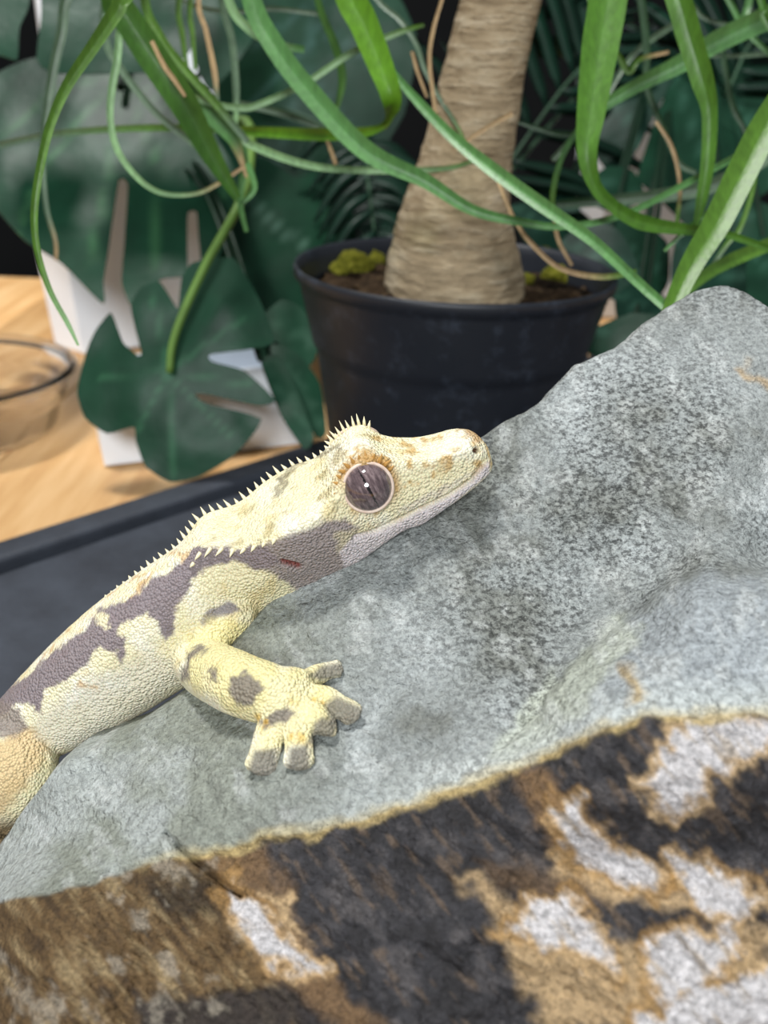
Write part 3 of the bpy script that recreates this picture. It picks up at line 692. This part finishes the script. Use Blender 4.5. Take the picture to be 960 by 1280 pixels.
# lashes over the near eye
c_, out, r, xx, sl = E
for a in np.linspace(math.radians(40), math.radians(200), 13):
    im = P(460 + 36 * math.cos(a), 608 - 36 * math.sin(a), .19) - P(460, 608, .19); im -= out * (im @ out); im /= np.linalg.norm(im)
    spine(c_ + im * r * 1.12 + out * r * 0.2, im * 0.9 + out * 0.35 + rng.randn(3) * 0.15, random.uniform(1.0, 1.8) * MM, 0.5 * MM, srgb(186, 140, 72))

# ================================================================== potted palm
def pixY(y): return y
RIMC = PY(568, 331, 0.42); PR = 200 / F_PX * (np.dot(RIMC - CAM, FW)); ZR_ = RIMC[2]
pot_base = np.array([RIMC[0], RIMC[1], ZT + 0.0002])
palm_o = empty('potted_palm', pot_base, 'ponytail palm with swollen grey-brown trunk in black plastic nursery pot', 'potted plant')
zg = ZR_ - 0.036 * S
prof = [(0.001, pot_base[2]), (PR * 0.70, pot_base[2]), (PR * 0.715, pot_base[2] + 0.002), (PR * 0.855, zg - 0.0035), (PR * 0.868, zg - 0.001), (PR * 0.885, zg), (PR * 0.895, zg + 0.0025), (PR * 0.965, ZR_ - 0.006), (PR * 0.972, ZR_ - 0.0045), (PR * 1.0, ZR_ - 0.0035), (PR * 1.004, ZR_ - 0.0012), (PR * 0.995, ZR_), (PR * 0.97, ZR_ - 0.0008), (PR * 0.955, ZR_ - 0.004), (PR * 0.86, zg), (PR * 0.70, pot_base[2] + 0.004), (0.001, pot_base[2] + 0.003)]
v, f = lathe(prof, RIMC, 96); mesh_obj('pot', v, f, POT, palm_o)['label'] = 'black plastic nursery pot'
sr, sv = [], []
zs = ZR_ - 0.0095
for r_ in np.linspace(0.02, 1, 30):
    ring_ = np.array([[RIMC[0] + PR * 0.915 * r_ * math.cos(a), RIMC[1] + PR * 0.915 * r_ * math.sin(a), zs] for a in np.linspace(0, 2 * math.pi, 90, endpoint=False)])
    ring_[:, 2] += fbm(ring_ / 0.006, 4, 80) * 0.0035 + (1 - r_) * 0.003; sr.append(ring_)
v, f = loft(sr); mesh_obj('soil', v, f, SOIL, palm_o)
def clump(px, py, rx, h, seed):
    c_ = PZ(px, py, (zs + 0.001) / S); vv, ff = sphere(np.zeros(3), 1.0, 16, 28)
    n_ = fbm(vv * 2.2, 4, seed)[:, None]; vv = vv * (1 + 0.35 * n_) * np.array([rx, rx * 0.7, h]); mesh_obj('moss_clump', vv + c_, ff, MOSS, palm_o)
for a in ((442, 334, 0.0075, 0.0055, 90), (468, 328, 0.005, 0.004, 91), (678, 330, 0.010, 0.006, 92), (702, 345, 0.008, 0.0042, 93), (424, 338, 0.004, 0.003, 94), (655, 352, 0.004, 0.003, 95)): clump(*a)
# trunk
TR = [(568,372,84),(568,345,86),(567,318,82),(568,290,75),(572,255,67),(580,215,59),(588,175,55),(597,130,53),(606,85,51),(615,45,50),(626,0,50),(640,-80,50),(652,-170,48),(658,-240,44),(660,-290,34)]
tc, trr = [], []
for x, y, w in TR:
    p_ = PY(x, y, 0.42 - (0.006 if y > 250 else 0)); tc.append(p_); trr.append(w / F_PX * np.dot(p_ - CAM, FW))
tpath = catmull(tc, 150); trad = np.interp(np.linspace(0, 1, 150), np.linspace(0, 1, len(trr)), trr)
v, f = tube(tpath, trad, 48); vv = np.asarray(v)
axis_ = np.repeat(tpath, 48, 0); dirn = vv - axis_; L_ = np.linalg.norm(dirn, axis=1)[:, None]
ringz = np.repeat(np.arange(150), 48)
rel_ = fbm(vv * np.array([90, 90, 420]), 4, 100) * 0.05 + fbm(vv * 60, 3, 101) * 0.03
vv = vv + dirn * rel_[:, None]
tcol = mixc(np.tile(srgb(158, 140, 112), (len(vv), 1)), srgb(150, 146, 96), sstep(0.0, 0.5, fbm(vv * 50, 3, 102)) * sstep(ZR_ + 0.05, ZR_, vv[:, 2]))
mesh_obj('trunk', vv, f, BARK, palm_o, col=tcol)
CROWN = tpath[-1]
GR = dict(mid=(82,128,70), bri=(84,130,24), str=(72,114,34), dk=(44,70,44), pale=(126,162,112), olive=(74,110,34), tan=(166,140,102), grey=(84,106,82), deep=(58,98,30))
SGN = -1.0
def blade(pts, widths, depths, c0, c1=None, crown=None, fold=0.24, twist=0.0, n=None):
    pts = np.array(pts, float); k = len(pts)
    dp = np.interp(np.linspace(0, 1, k), np.linspace(0, 1, len(np.atleast_1d(depths))), np.atleast_1d(depths))
    W = np.array([P(x, y, d) for (x, y), d in zip(pts, dp)]); wd = np.interp(np.linspace(0, 1, k), np.linspace(0, 1, len(widths)), widths) / F_PX * dp * S
    tc_ = np.linspace(0, 1, k)
    if crown is None: crown = pts[0, 1] <= 5
    if crown:
        q0 = W[0]; c0_ = CROWN + rng.randn(3) * 0.003
        tg = (W[0] - W[1]) / np.linalg.norm(W[0] - W[1]); m2 = q0 + tg * 0.03 + (CROWN - q0) * 0.12; m1 = CROWN * 0.6 + m2 * 0.4 + np.array([0, 0, 0.025])
        W = np.concatenate([[c0_, m1, m2], W]); wd = np.concatenate([[wd[0] * 1.3, wd[0] * 1.15, wd[0] * 1.05], wd]); tc_ = np.concatenate([[0, 0, 0], tc_])
    nn = n or max(24, 6 * len(W)); path = catmull(W, nn); s = np.linspace(0, 1, len(W)); sn = np.linspace(0, 1, nn)
    wd = np.interp(sn, s, wd); tc_ = np.interp(sn, s, tc_)
    t = np.gradient(path, axis=0); t /= np.linalg.norm(t, axis=1)[:, None]
    view = path - CAM; view /= np.linalg.norm(view, axis=1)[:, None]
    sd = np.cross(t, view); sd /= np.linalg.norm(sd, axis=1)[:, None] + 1e-9
    nrm = np.cross(sd, t)
    tw = np.linspace(0, twist, nn)[:, None]; sd, nrm = sd * np.cos(tw) + nrm * np.sin(tw), nrm * np.cos(tw) - sd * np.sin(tw)
    th = np.minimum(0.00035, wd * 0.16)
    A_ = np.array([-1, -0.55, -0.04, 0.04, 0.55, 1.0]); hgt = np.abs(A_) * fold * 2
    top = path[:, None] + (wd / 2)[:, None, None] * (A_[None, :, None] * sd[:, None] + hgt[None, :, None] * -nrm[:, None])
    bot = top + (th * 1.4)[:, None, None] * nrm[:, None] * SGN
    v = np.concatenate([top.reshape(-1, 3), bot.reshape(-1, 3)]); nt = nn * 6
    f = []
    for i in range(nn - 1):
        for j in (0, 1, 2, 3, 4):
            a0 = i * 6 + j; f.append((a0, a0 + 1, a0 + 7, a0 + 6)); f.append((nt + a0 + 6, nt + a0 + 7, nt + a0 + 1, nt + a0))
    sides = []                                                     # rim faces on their own vertices keep the edges crisp
    loop = [i * 6 for i in range(nn)] + [(nn - 1) * 6 + j for j in range(1, 6)] + [i * 6 + 5 for i in range(nn - 2, -1, -1)] + [j for j in range(4, 0, -1)]
    o2 = len(v); v = np.concatenate([v, v[loop], v[[q_ + nt for q_ in loop]]]); m2 = len(loop)
    f += [(o2 + (k_ + 1) % m2, o2 + k_, o2 + m2 + k_, o2 + m2 + (k_ + 1) % m2) for k_ in range(m2)]
    a, b = srgb(*GR[c0]), srgb(*GR[c1 or c0])
    wt = sstep(0.72, 0.95, np.repeat(tc_, 6)); col = mixc(np.tile(a, (nt, 1)), b, wt)
    col = np.concatenate([col, col]); col = np.concatenate([col, col[loop], col[loop]])
    mesh_obj('leaf', v, f, BLADE, palm_o, col=col)
BL = [
 ([(312,-12),(345,60),(400,130),(460,190),(530,225),(590,262),(650,277),(705,283),(780,268),(860,228),(930,190),(985,160)], [24,26,26,24,18,13,10,8,8,8,8,8], [.34,.33,.33,.34], 'mid'),
 ([(432,-25),(455,30),(475,80),(489,120),(488,142),(478,158),(450,166),(400,168),(330,165),(250,160),(150,161),(60,169),(-25,187)], [38,36,32,26,10,8,13,15,12,9,8,8,8], [.33,.33,.36,.40,.42], 'bri', 'grey'),
 ([(478,70),(495,95),(530,135),(570,175),(620,215),(680,258),(740,300),(800,355),(842,392)], [6,8,12,14,17,17,14,12,12], [.34,.33,.30,.28], 'mid', None, False),
 ([(762,-25),(750,60),(739,140),(734,190),(743,230),(765,256),(800,277),(850,286),(905,292),(975,316)], [48,46,36,25,16,15,19,14,9,8], [.31,.31,.32,.33], 'str'),
 ([(840,-25),(860,40),(878,100),(887,140),(885,200),(877,250),(866,296)], [30,30,27,19,17,14,4], [.31,.32,.33], 'str'),
 ([(1000,90),(975,125),(950,170),(925,220),(895,280),(865,330),(842,380),(828,420)], [26,30,37,37,35,29,23,17], [.30,.29,.275], 'olive', None, True),
 ([(990,8),(960,22),(900,50),(850,80),(800,105),(755,132),(725,160),(703,195),(692,235),(690,270)], [30,28,26,22,17,14,8,7,7,6], [.36,.37,.38], 'mid', 'olive', True),
 ([(693,270),(698,300),(715,332)], [5,5,4], [.38], 'tan', None, False),
 ([(170,-22),(145,15),(115,60),(85,105),(65,150),(52,200),(43,260),(46,310),(62,362),(85,405),(98,432)], [20,18,15,13,11,10,9,8,7,6,3], [.27,.26,.26], 'olive', 'pale'),
 ([(90,-20),(77,40),(66,90),(57,150),(53,200),(58,260),(69,300),(70,325)], [13,12,11,9,7,6,5,4], [.40,.42], 'grey', 'tan'),
 ([(152,-12),(150,20),(147,70),(140,110),(138,150),(148,190),(175,225),(205,242),(245,242),(275,228),(305,208)], [9,9,9,9,8,8,7,6,5,5,4], [.34,.36], 'pale', 'tan'),
 ([(140,-10),(152,12),(190,70),(230,130),(262,190),(297,248)], [30,34,38,36,26,10], [.33,.34,.36], 'deep'),
 ([(180,-12),(200,45),(230,85),(270,130),(310,178)], [11,11,11,10,8], [.36], 'olive', 'grey'),
 ([(155,-10),(172,40),(195,75),(230,105),(262,140),(290,170),(300,195),(308,222)], [12,12,14,22,26,20,9,3], [.37,.38], 'mid', 'tan'),
 ([(190,52),(205,82),(218,100),(232,121)], [5,6,6,4], [.33], 'tan', None, False),
 ([(248,-10),(258,40),(268,90),(272,130)], [6,6,7,5], [.38], 'tan', 'grey'),
 ([(278,-10),(290,50),(295,110),(294,160)], [9,9,9,5], [.40], 'grey', 'pale'),
 ([(225,-10),(228,45),(235,92)], [7,7,4], [.40], 'olive'),
 ([(240,-10),(241,45),(244,88)], [6,6,4], [.40], 'olive'),
 ([(283,-8),(310,35),(345,55),(380,62)], [11,11,10,8], [.36,.37], 'pale', 'mid'),
 ([(200,100),(255,126),(300,135),(325,130),(380,105),(440,66),(500,40),(530,31)], [6,7,8,8,8,8,7,4], [.37,.37,.36], 'pale', 'olive', False),
 ([(300,130),(345,140),(390,155),(415,168)], [8,8,7,5], [.39], 'grey', None, False),
 ([(270,140),(300,172),(330,188),(380,205),(430,212),(500,213),(560,210),(600,198)], [8,9,10,9,8,8,6,4], [.38,.37], 'pale', 'olive', False),
 ([(465,-10),(500,25),(520,55),(530,85),(548,120),(570,155),(584,182)], [6,6,6,6,5,5,3], [.40,.36], 'grey', 'olive'),
 ([(556,-12),(541,40),(537,80),(545,144)], [4,5,5,5], [.36], 'tan'),
 ([(515,65),(522,90),(534,122)], [4,4,3], [.38], 'tan', None, False),
 ([(622,225),(632,250),(645,278),(665,305),(700,335),(750,346),(795,340)], [4,5,5,6,6,7,7], [.34,.34], 'tan', 'olive', False),
 ([(565,190),(600,165),(640,142)], [3,5,6], [.345], 'tan', None, False),
 ([(800,-10),(808,60),(808,105),(820,140),(835,175),(850,205),(870,216)], [10,9,8,7,7,7,5], [.40], 'dk', 'grey'),
 ([(690,200),(745,140),(790,70),(850,25)], [6,6,7,7], [.42], 'grey', None, False),
 ([(765,55),(778,78),(787,90),(800,74),(836,65)], [5,8,7,6,4], [.38], 'olive', 'tan', False),
 ([(820,152),(838,180),(847,210),(850,240),(846,280)], [4,5,5,5,5], [.35], 'tan', 'olive', False),
 ([(1000,160),(960,195),(900,228),(850,241),(780,249),(695,256)], [18,18,18,17,14,10], [.44,.46], 'grey', 'dk', True),
 ([(900,254),(860,285),(830,314)], [6,6,4], [.33], 'mid', None, False),
 ([(945,205),(940,240),(925,285),(908,305),(888,336)], [6,6,6,7,5], [.36], 'olive', 'grey', False),
 ([(975,300),(915,325),(880,345),(845,374)], [16,17,15,12], [.36,.34], 'olive', None, False),
 ([(948,-10),(955,20),(972,48)], [9,9,8], [.32], 'deep'),
 ([(855,-8),(880,22),(912,32)], [5,5,5], [.42], 'grey'),
 ([(902,60),(915,130),(930,160),(942,190)], [7,7,6,5], [.42], 'dk', None, False),
 ([(135,-10),(132,50),(150,84),(167,108),(200,146),(250,186),(292,230)], [9,9,9,9,9,8,7], [.40], 'grey', 'mid'),
 ([(215,-5),(280,15),(340,11),(402,18)], [5,6,6,5], [.42], 'grey'),
 ([(408,172),(420,206)], [4,5], [.40], 'tan', None, False),
 ([(640,150),(670,160),(700,168),(740,168)], [4,5,6,6], [.40], 'dk', None, False),
 ([(395,-10),(420,60),(428,100),(420,140)], [8,10,10,5], [.40], 'deep'),
 ([(735,-12),(742,10),(750,40)], [9,9,8], [.33], 'pale'),
 ([(905,-10),(930,35),(965,70)], [7,6,6], [.40], 'mid'),
 ([(880,70),(920,70),(975,66)], [4,5,5], [.42], 'grey', None, False),
 ([(938,-10),(925,30),(908,48)], [9,8,5], [.43], 'mid'),
 ([(310,205),(318,235),(302,255)], [8,7,5], [.37], 'mid', None, False),
 ([(300,160),(306,200),(300,250),(308,290)], [8,9,8,5], [.40], 'mid', None, False),
]
for b_ in BL: blade(*b_)

# ================================================================== white planters and artificial leaves
def tapered(name, base4, h, out, parent=None, label=None, cat=None):
    """four-sided tapering box standing on four base corners"""
    b = np.array(base4, float); c_ = b.mean(0); top = c_ + (b - c_) * out
    ring_out = [np.c_[b, np.full(4, 0.0004)], np.c_[top, np.full(4, h)]]
    inn = c_ + (top - c_) * 0.94; inb = c_ + (b - c_) * 0.9
    v, f = loft([ring_out[0], ring_out[1], np.c_[inn, np.full(4, h)], np.c_[inb, np.full(4, 0.01)]])
    o = mesh_obj(name, v, f, WHITE, parent, smooth=False); bevel(o, 0.002, 3)
    return o
def quad(a, b, depth_dir):    # base corners from a front edge a-b, going back by depth_dir
    a, b = np.array(a), np.array(b); return [a, b, b + depth_dir, a + depth_dir]
def sheet(name, outline, centre_px, d0, tilt, curl, colr, parent, stem=None, stem_r=0.0016, seed=0, veins=(), vein_col=None, step=11, stem_col=(26, 54, 36)):
    """one leaf blade: outline drawn on a tilted plane at its own distance, cupped, with thickness"""
    c_ = P(*centre_px, d0); e1, e2 = RT, UP
    nrm = -FW + tilt[0] * RT + tilt[1] * UP; nrm /= np.linalg.norm(nrm)
    def onplane(px, py):
        r = ray(px, py); return CAM + r * (((c_ - CAM) @ nrm) / (r @ nrm))
    ol = np.array(outline, float); olr = []
    sp_ = np.array(catmull(ol, len(ol) * 5, True)); ol = 0.55 * sp_ + 0.45 * np.array([np.array(outline, float)[i // 5] * (1 - (i % 5) / 5) + np.array(outline, float)[(i // 5 + 1) % len(outline)] * ((i % 5) / 5) for i in range(len(outline) * 5)])
    gx, gy = np.meshgrid(np.arange(ol[:, 0].min(), ol[:, 0].max(), step), np.arange(ol[:, 1].min(), ol[:, 1].max(), step)); gpnt = np.stack([gx.ravel(), gy.ravel()], -1)
    gpnt = gpnt[polysd(gpnt, ol.tolist()) < -step * 0.5]
    allp = [Vector((float(a), float(b))) for a, b in np.concatenate([ol, gpnt])]
    ed = [(i, (i + 1) % len(ol)) for i in range(len(ol))]
    vs, es, fs, *_ = delaunay_2d_cdt(allp, ed, [list(range(len(ol)))], 1, 1e-4)
    p2 = np.array([(a.x, a.y) for a in vs]); W = np.array([onplane(*a) for a in p2])
    sdv = polysd(p2, ol.tolist()); rad = (p2 - centre_px); size = np.abs(ol - centre_px).max()
    z = -curl * 0.10 * (np.linalg.norm(rad, axis=1) / size) ** 2 * size / F_PX * d0 * S + fbm(to3(p2 / 70.0), 2, 200 + seed) * 0.0022
    W = W + nrm[None] * z[:, None]
    c1 = np.tile(srgb(*colr), (len(p2), 1))
    for vn in veins: c1 = mixc(c1, srgb(*(vein_col or (74, 128, 84))), sstep(step * 0.55, 1, segdist(p2, vn)) * 0.6)
    v = W; n_ = len(v); back_ = W - nrm * 0.0005
    fr = [tuple(x) for x in fs]
    # orient towards camera
    a, b, c2 = (W[i] for i in fr[0][:3])
    if np.cross(b - a, c2 - a) @ nrm < 0: fr = [tuple(reversed(x)) for x in fr]
    bk = [tuple(i + n_ for i in reversed(x)) for x in fr]
    cnt = {}
    for x in fr:
        for i in range(len(x)): cnt[(x[i], x[(i + 1) % len(x)])] = 1
    bed = [(a, b) for (a, b) in cnt if (b, a) not in cnt]; sv_ = np.array([w_ for a, b in bed for w_ in (W[b], W[a], back_[a], back_[b])]); sc_ = np.array([c1[i] for a, b in bed for i in (b, a, a, b)])
    side = [tuple(2 * n_ + 4 * i + j for j in range(4)) for i in range(len(bed))]
    o = mesh_obj(name, np.concatenate([v, back_, sv_]), fr + bk + side, PLEAF, parent, col=np.concatenate([c1, c1, sc_]))
    if stem:
        pth = catmull([np.asarray(q_) for q_ in stem], 40); rd = np.linspace(stem_r * 0.8, stem_r * 1.2, 40)
        v, f = tube(pth, rd, 10); mesh_obj('leaf_stalk', v, f, PLEAF, o, col=np.tile(srgb(*stem_col), (len(v), 1)))
    return o, onplane

# left planter with monstera leaves
pa, pb = PZ(104, 443)[:2], PZ(330, 415)[:2]; back_d = PZ(69, 431)[:2] - pa
mon = empty('artificial_monstera', np.r_[(pa + pb) / 2 + back_d / 2, 0], 'artificial monstera with large split glossy leaves in white tapered planter', 'potted plant')
tapered('planter', quad(pa, pb, back_d), 0.115, 1.13, mon)['label'] = 'white tapered square planter'
heart = np.r_[(pa + pb) / 2 + back_d / 2, 0.10]
DG = (30, 74, 52)
def stem_to(pt): return [heart, heart * 0.4 + np.asarray(pt) * 0.6 + np.array([0, 0, 0.03]), np.asarray(pt)]
L1 = [(-60,125),(0,80),(45,66),(120,78),(200,92),(270,140),(300,200),(298,262),(275,312),(252,332),(248,300),(245,262),(234,262),(233,300),(231,340),(198,346),(168,384),(150,350),(156,290),(160,232),(149,226),(138,290),(127,345),(126,374),(75,326),(30,298),(-10,255),(-70,190)]
sheet('leaf', L1, (130, 190), .56, (0.05, 0.35), 0.5, DG, mon, stem_to(P(150, 110, .57)), seed=1, veins=([(150,85),(140,200),(110,330)], [(150,90),(200,210),(190,330)], [(150,85),(70,110),(0,165)], [(150,88),(60,200),(20,290)], [(150,85),(260,180),(290,260)]))
L2 = [(62,-60),(50,30),(45,72),(62,87),(115,89),(200,86),(236,60),(252,10),(240,-60)]
sheet('leaf', L2, (150, 0), .50, (0.05, 0.2), 0.4, DG, mon, stem_to(P(160, -50, .52)), seed=2)
L3 = [(-60,-40),(36,-40),(36,8),(25,36),(22,75),(0,70),(-60,62)]
sheet('leaf', L3, (-10, 10), .50, (0.0, 0.2), 0.4, DG, mon, stem_to(P(-20, -40, .52)), seed=3)
L4 = [(296,205),(330,196),(370,222),(425,205),(446,260),(442,330),(405,425),(345,402),(300,402),(258,335),(268,260)]
sheet('leaf', L4, (350, 300), .60, (0.25, 0.30), 0.4, DG, mon, stem_to(P(310, 250, .61)), seed=4, veins=([(308,250),(345,285),(385,310)],), vein_col=(110, 150, 130))
L5 = [(136,389),(146,412),(153,428),(172,444),(176,440),(168,410),(163,380),(176,358),(198,351),(214,374),(222,384),(226,345),(240,325),(290,320),(322,370),(342,424),(310,436),(262,443),(266,452),(306,463),(343,499),(322,506),(262,493),(243,492),(256,503),(326,523),(290,569),(246,595),(210,602),(180,583),(168,552),(166,533),(131,541),(104,522),(94,490),(103,446),(118,411)]
l5o, l5p = sheet('leaf', L5, (212, 464), .455, (0.0, 0.02), 0.6, DG, mon, [P(212, 466, .449), P(216, 430, .447), P(232, 385, .445), P(262, 322, .445), P(298, 258, .45), P(312, 215, .47), P(306, 150, .52), heart * 0.5 + P(306, 150, .56) * 0.5, heart], 0.0017, seed=5, veins=([(210,465),(170,540)], [(210,465),(125,470)], [(210,465),(215,590)], [(210,465),(310,480)], [(210,465),(290,545)], [(210,465),(300,400)], [(210,465),(190,370)]), vein_col=(66, 124, 88), step=8, stem_col=(120, 158, 76))
L6 = [(246,10),(330,-40),(470,-40),(520,40),(505,140),(455,214),(405,240),(352,236),(308,205),(280,150),(256,90)]
sheet('leaf', L6, (380, 90), .64, (-0.1, -0.15), 0.5, DG, mon, stem_to(P(380, 60, .66)), seed=6, veins=([(400,-30),(380,90),(340,220)], [(395,0),(310,60)], [(390,50),(300,140)], [(385,90),(450,180)], [(392,30),(490,90)]), vein_col=(70, 110, 100))
L7 = [(236,-40),(300,-50),(330,20),(300,70),(262,110),(240,60)]
sheet('leaf', L7, (280, 20), .58, (0.2, 0.4), 0.4, DG, mon, stem_to(P(280, -20, .6)), seed=7)
for k, (ol, d) in enumerate(([( [(322,400),(350,372),(378,385),(398,430),(384,455),(352,432)] ), .50], [[(325,450),(345,440),(372,490),(392,545),(380,560),(352,520)], .47], [[(335,430),(370,440),(400,480),(408,540),(395,545),(368,495)], .49], [[(312,398),(332,395),(352,430),(338,462),(322,440)], .51])):
    cx_ = np.mean(ol, axis=0); sheet('leaf', ol, tuple(cx_), d, (0.15 * (k - 1), 0.3), 0.4, DG, mon, stem_to(P(ol[0][0], ol[0][1], d + .005)), 0.001, seed=8 + k, veins=([tuple(ol[0]), tuple(cx_), tuple(ol[3])],), vein_col=(70, 110, 88))

HEART_L = heart.copy()
# low white box in front of it
ba, bb = PZ(131, 584)[:2], PZ(378, 556)[:2]; bd = np.array([-(bb - ba)[1], (bb - ba)[0]]); bd = bd / np.linalg.norm(bd) * 0.03
wb = tapered('planter_box', quad(ba, bb, bd), 0.036, 1.03); set_props(wb, 'low white rectangular planter box standing behind the tray, under split leaf', 'planter')
# tall white stand
ca = PZ(97, 385)[:2]; cb = ca + np.array([0.10, 0.012])
ws = tapered('plant_stand', quad(ca, cb, np.array([-0.012, 0.03])), 0.34, 1.06); set_props(ws, 'tall white square planter behind the monstera leaves', 'planter')

# right planter with palm fronds and broad dark leaves
qa, qb = PZ(738, 398)[:2], PZ(885, 398)[:2]
pr = empty('artificial_palm', np.r_[(qa + qb) / 2 + [0, 0.05], 0], 'artificial dark green palm fronds and broad leaves in white planter behind pot', 'potted plant')
tapered('planter', quad(qa, qb, np.array([0.0, 0.10])), 0.155, 1.14, pr)['label'] = 'white tapered square planter'
heart = np.r_[(qa + qb) / 2 + [0, 0.05], 0.15]
def frond(p0, p1, d0, d1, nleaf, ln, colr, seed, spread=1.0, pr=None, heart=None):
    a, b = P(*p0, d0), P(*p1, d1); rach = catmull([heart, heart * 0.5 + a * 0.5 + np.array([0, 0.01, 0.02]), a, (a + b) / 2 + np.array([0, 0, 0.006]), b], 60)
    v, f = tube(rach, np.linspace(0.0014, 0.0006, 60), 8); o = mesh_obj('frond', v, f, PLEAF, pr, col=np.tile(srgb(70, 104, 78), (len(v), 1)))
    r_ = random.Random(seed)
    for k in range(nleaf):
        t = k / (nleaf - 1); base = rach[int(26 + 33 * t)]; ax = b - a; ax /= np.linalg.norm(ax)
        for sgn in (-1, 1):
            view = (base - CAM) / np.linalg.norm(base - CAM); sd = np.cross(ax, view) * sgn; sd /= np.linalg.norm(sd)
            d_ = sd * spread + ax * (0.35 + 0.6 * t) + view * r_.uniform(-0.15, 0.25) + np.array([0, 0, r_.uniform(-0.2, 0.05)]); d_ /= np.linalg.norm(d_)
            l_ = ln * (0.75 + 0.5 * math.sin(math.pi * (0.2 + 0.7 * t))) * r_.uniform(0.9, 1.1)
            pth = catmull([base, base + d_ * l_ * 0.5 + np.array([0, 0, 0.002]), base + d_ * l_ + np.array([0, 0, -0.006])], 10)
            wv = np.array([0.3, .75, .95, 1, 1, .95, .85, .65, .4, .08]) * 0.0036
            nm = np.cross(d_, ax) ; nm /= np.linalg.norm(nm); s2 = np.cross(nm, d_)
            rg_ = [np.array([pth[i] - s2 * wv[i], pth[i] + nm * 0.0012, pth[i] + s2 * wv[i], pth[i] + nm * 0.0009]) for i in range(10)]
            v, f = loft(rg_); sh_ = r_.uniform(0.75, 1.25); mesh_obj('leaflet', v, f, PLEAF, o, col=np.tile(srgb(*colr) * sh_, (len(v), 1)))
frond((448,180),(468,290), .60,.57, 9, 0.026, (24,56,42), 3, 1.0, mon, HEART_L)
frond((628,225),(760,50), .60,.62, 11, 0.062, (24,56,42), 1, 1.0, pr, heart)
frond((705,70),(690,-40), .64,.61, 8, 0.040, (24,56,42), 2, 1.0, pr, heart)
frond((900,120),(965,30), .62,.60, 9, 0.06, (24,56,42), 4, 1.0, pr, heart)
RL = [([(690,235),(700,222),(730,215),(720,250),(726,262),(700,262)], .60, (22,54,44)), ([(738,225),(760,208),(790,212),(806,240),(780,262),(745,255)], .56, (34,92,58)),
 ([(700,300),(740,275),(775,290),(800,340),(780,380),(730,350)], .52, (44,92,84)), ([(745,285),(790,268),(835,300),(838,350),(820,372),(780,345)], .54, (70,110,104)),
 ([(770,370),(800,350),(835,372),(850,400),(810,430),(775,410)], .48, (26,70,50)), ([(740,410),(790,390),(850,400),(850,440),(780,450),(735,440)], .46, (44,88,66)),
 ([(845,300),(880,290),(960,310),(990,360),(950,400),(870,380),(840,350)], .50, (56,92,84)), ([(845,90),(800,215),(840,240),(900,230),(930,150),(900,80)], .60, (24,60,50)),
 ([(720,60),(800,40),(846,75),(800,180),(768,215),(740,185),(725,140)], .62, (14,36,30)), ([(880,60),(940,50),(990,110),(970,230),(920,250),(890,180)], .61, (34,72,60)),
 ([(640,255),(690,250),(735,290),(700,330),(660,310)], .60, (36,72,64)), ([(820,240),(900,235),(975,260),(960,310),(880,300)], .57, (26,66,48)),
 ([(450,215),(490,200),(505,240),(492,300),(455,300),(440,260)], .62, (40,66,60)), ([(935,310),(985,290),(1000,400),(940,395)], .47, (20,44,38))]
for k, (ol, d, colr) in enumerate(RL):
    colr = ((26, 62, 48), (30, 70, 50))[k % 2]
    cx_ = np.mean(ol, axis=0); sheet('leaf', ol, tuple(cx_), d, (0.3 * math.sin(k * 2.1), 0.3 + 0.2 * math.cos(k)), 0.6, colr, mon if cx_[0] < 520 else pr, [HEART_L, P(cx_[0], cx_[1] + 30, d + .03), P(cx_[0], cx_[1], d + .006)] if cx_[0] < 520 else stem_to(P(cx_[0], cx_[1], d + .006)), 0.001, seed=20 + k, veins=([tuple(ol[0]), tuple(cx_), tuple(ol[len(ol) // 2])],), vein_col=(70, 116, 96))

# ================================================================== clear plastic tub
tcx = PZ(-52, 535)[:2]; R_ = 0.050; hT = 0.026; w_ = 0.0009
bead = [(R_ + 0.0018 * math.sin(u), hT - 0.0018 * math.cos(u)) for u in np.linspace(-0.4, 3.6, 12)]
prof = [(0.0005, 0.0006), (R_ * 0.78, 0.0006), (R_ * 0.82, 0.0014), (R_ * 0.84, 0.004), (R_ * 0.88, hT * 0.45), (R_ * 0.90, hT * 0.52), (R_ * 0.925, hT * 0.56), (R_ * 0.94, hT * 0.62), (R_ * 0.96, hT - 0.004)] + bead + [(R_ * 0.945, hT - 0.004), (R_ * 0.925, hT * 0.64), (R_ * 0.885, hT * 0.54), (R_ * 0.825, 0.004), (R_ * 0.80, 0.0020), (R_ * 0.76, 0.0015), (0.0005, 0.0015)]
v, f = lathe(prof, tcx, 80); set_props(mesh_obj('plastic_tub', v, f, CLEAR), 'clear round plastic tub standing empty on the wooden table', 'tub')
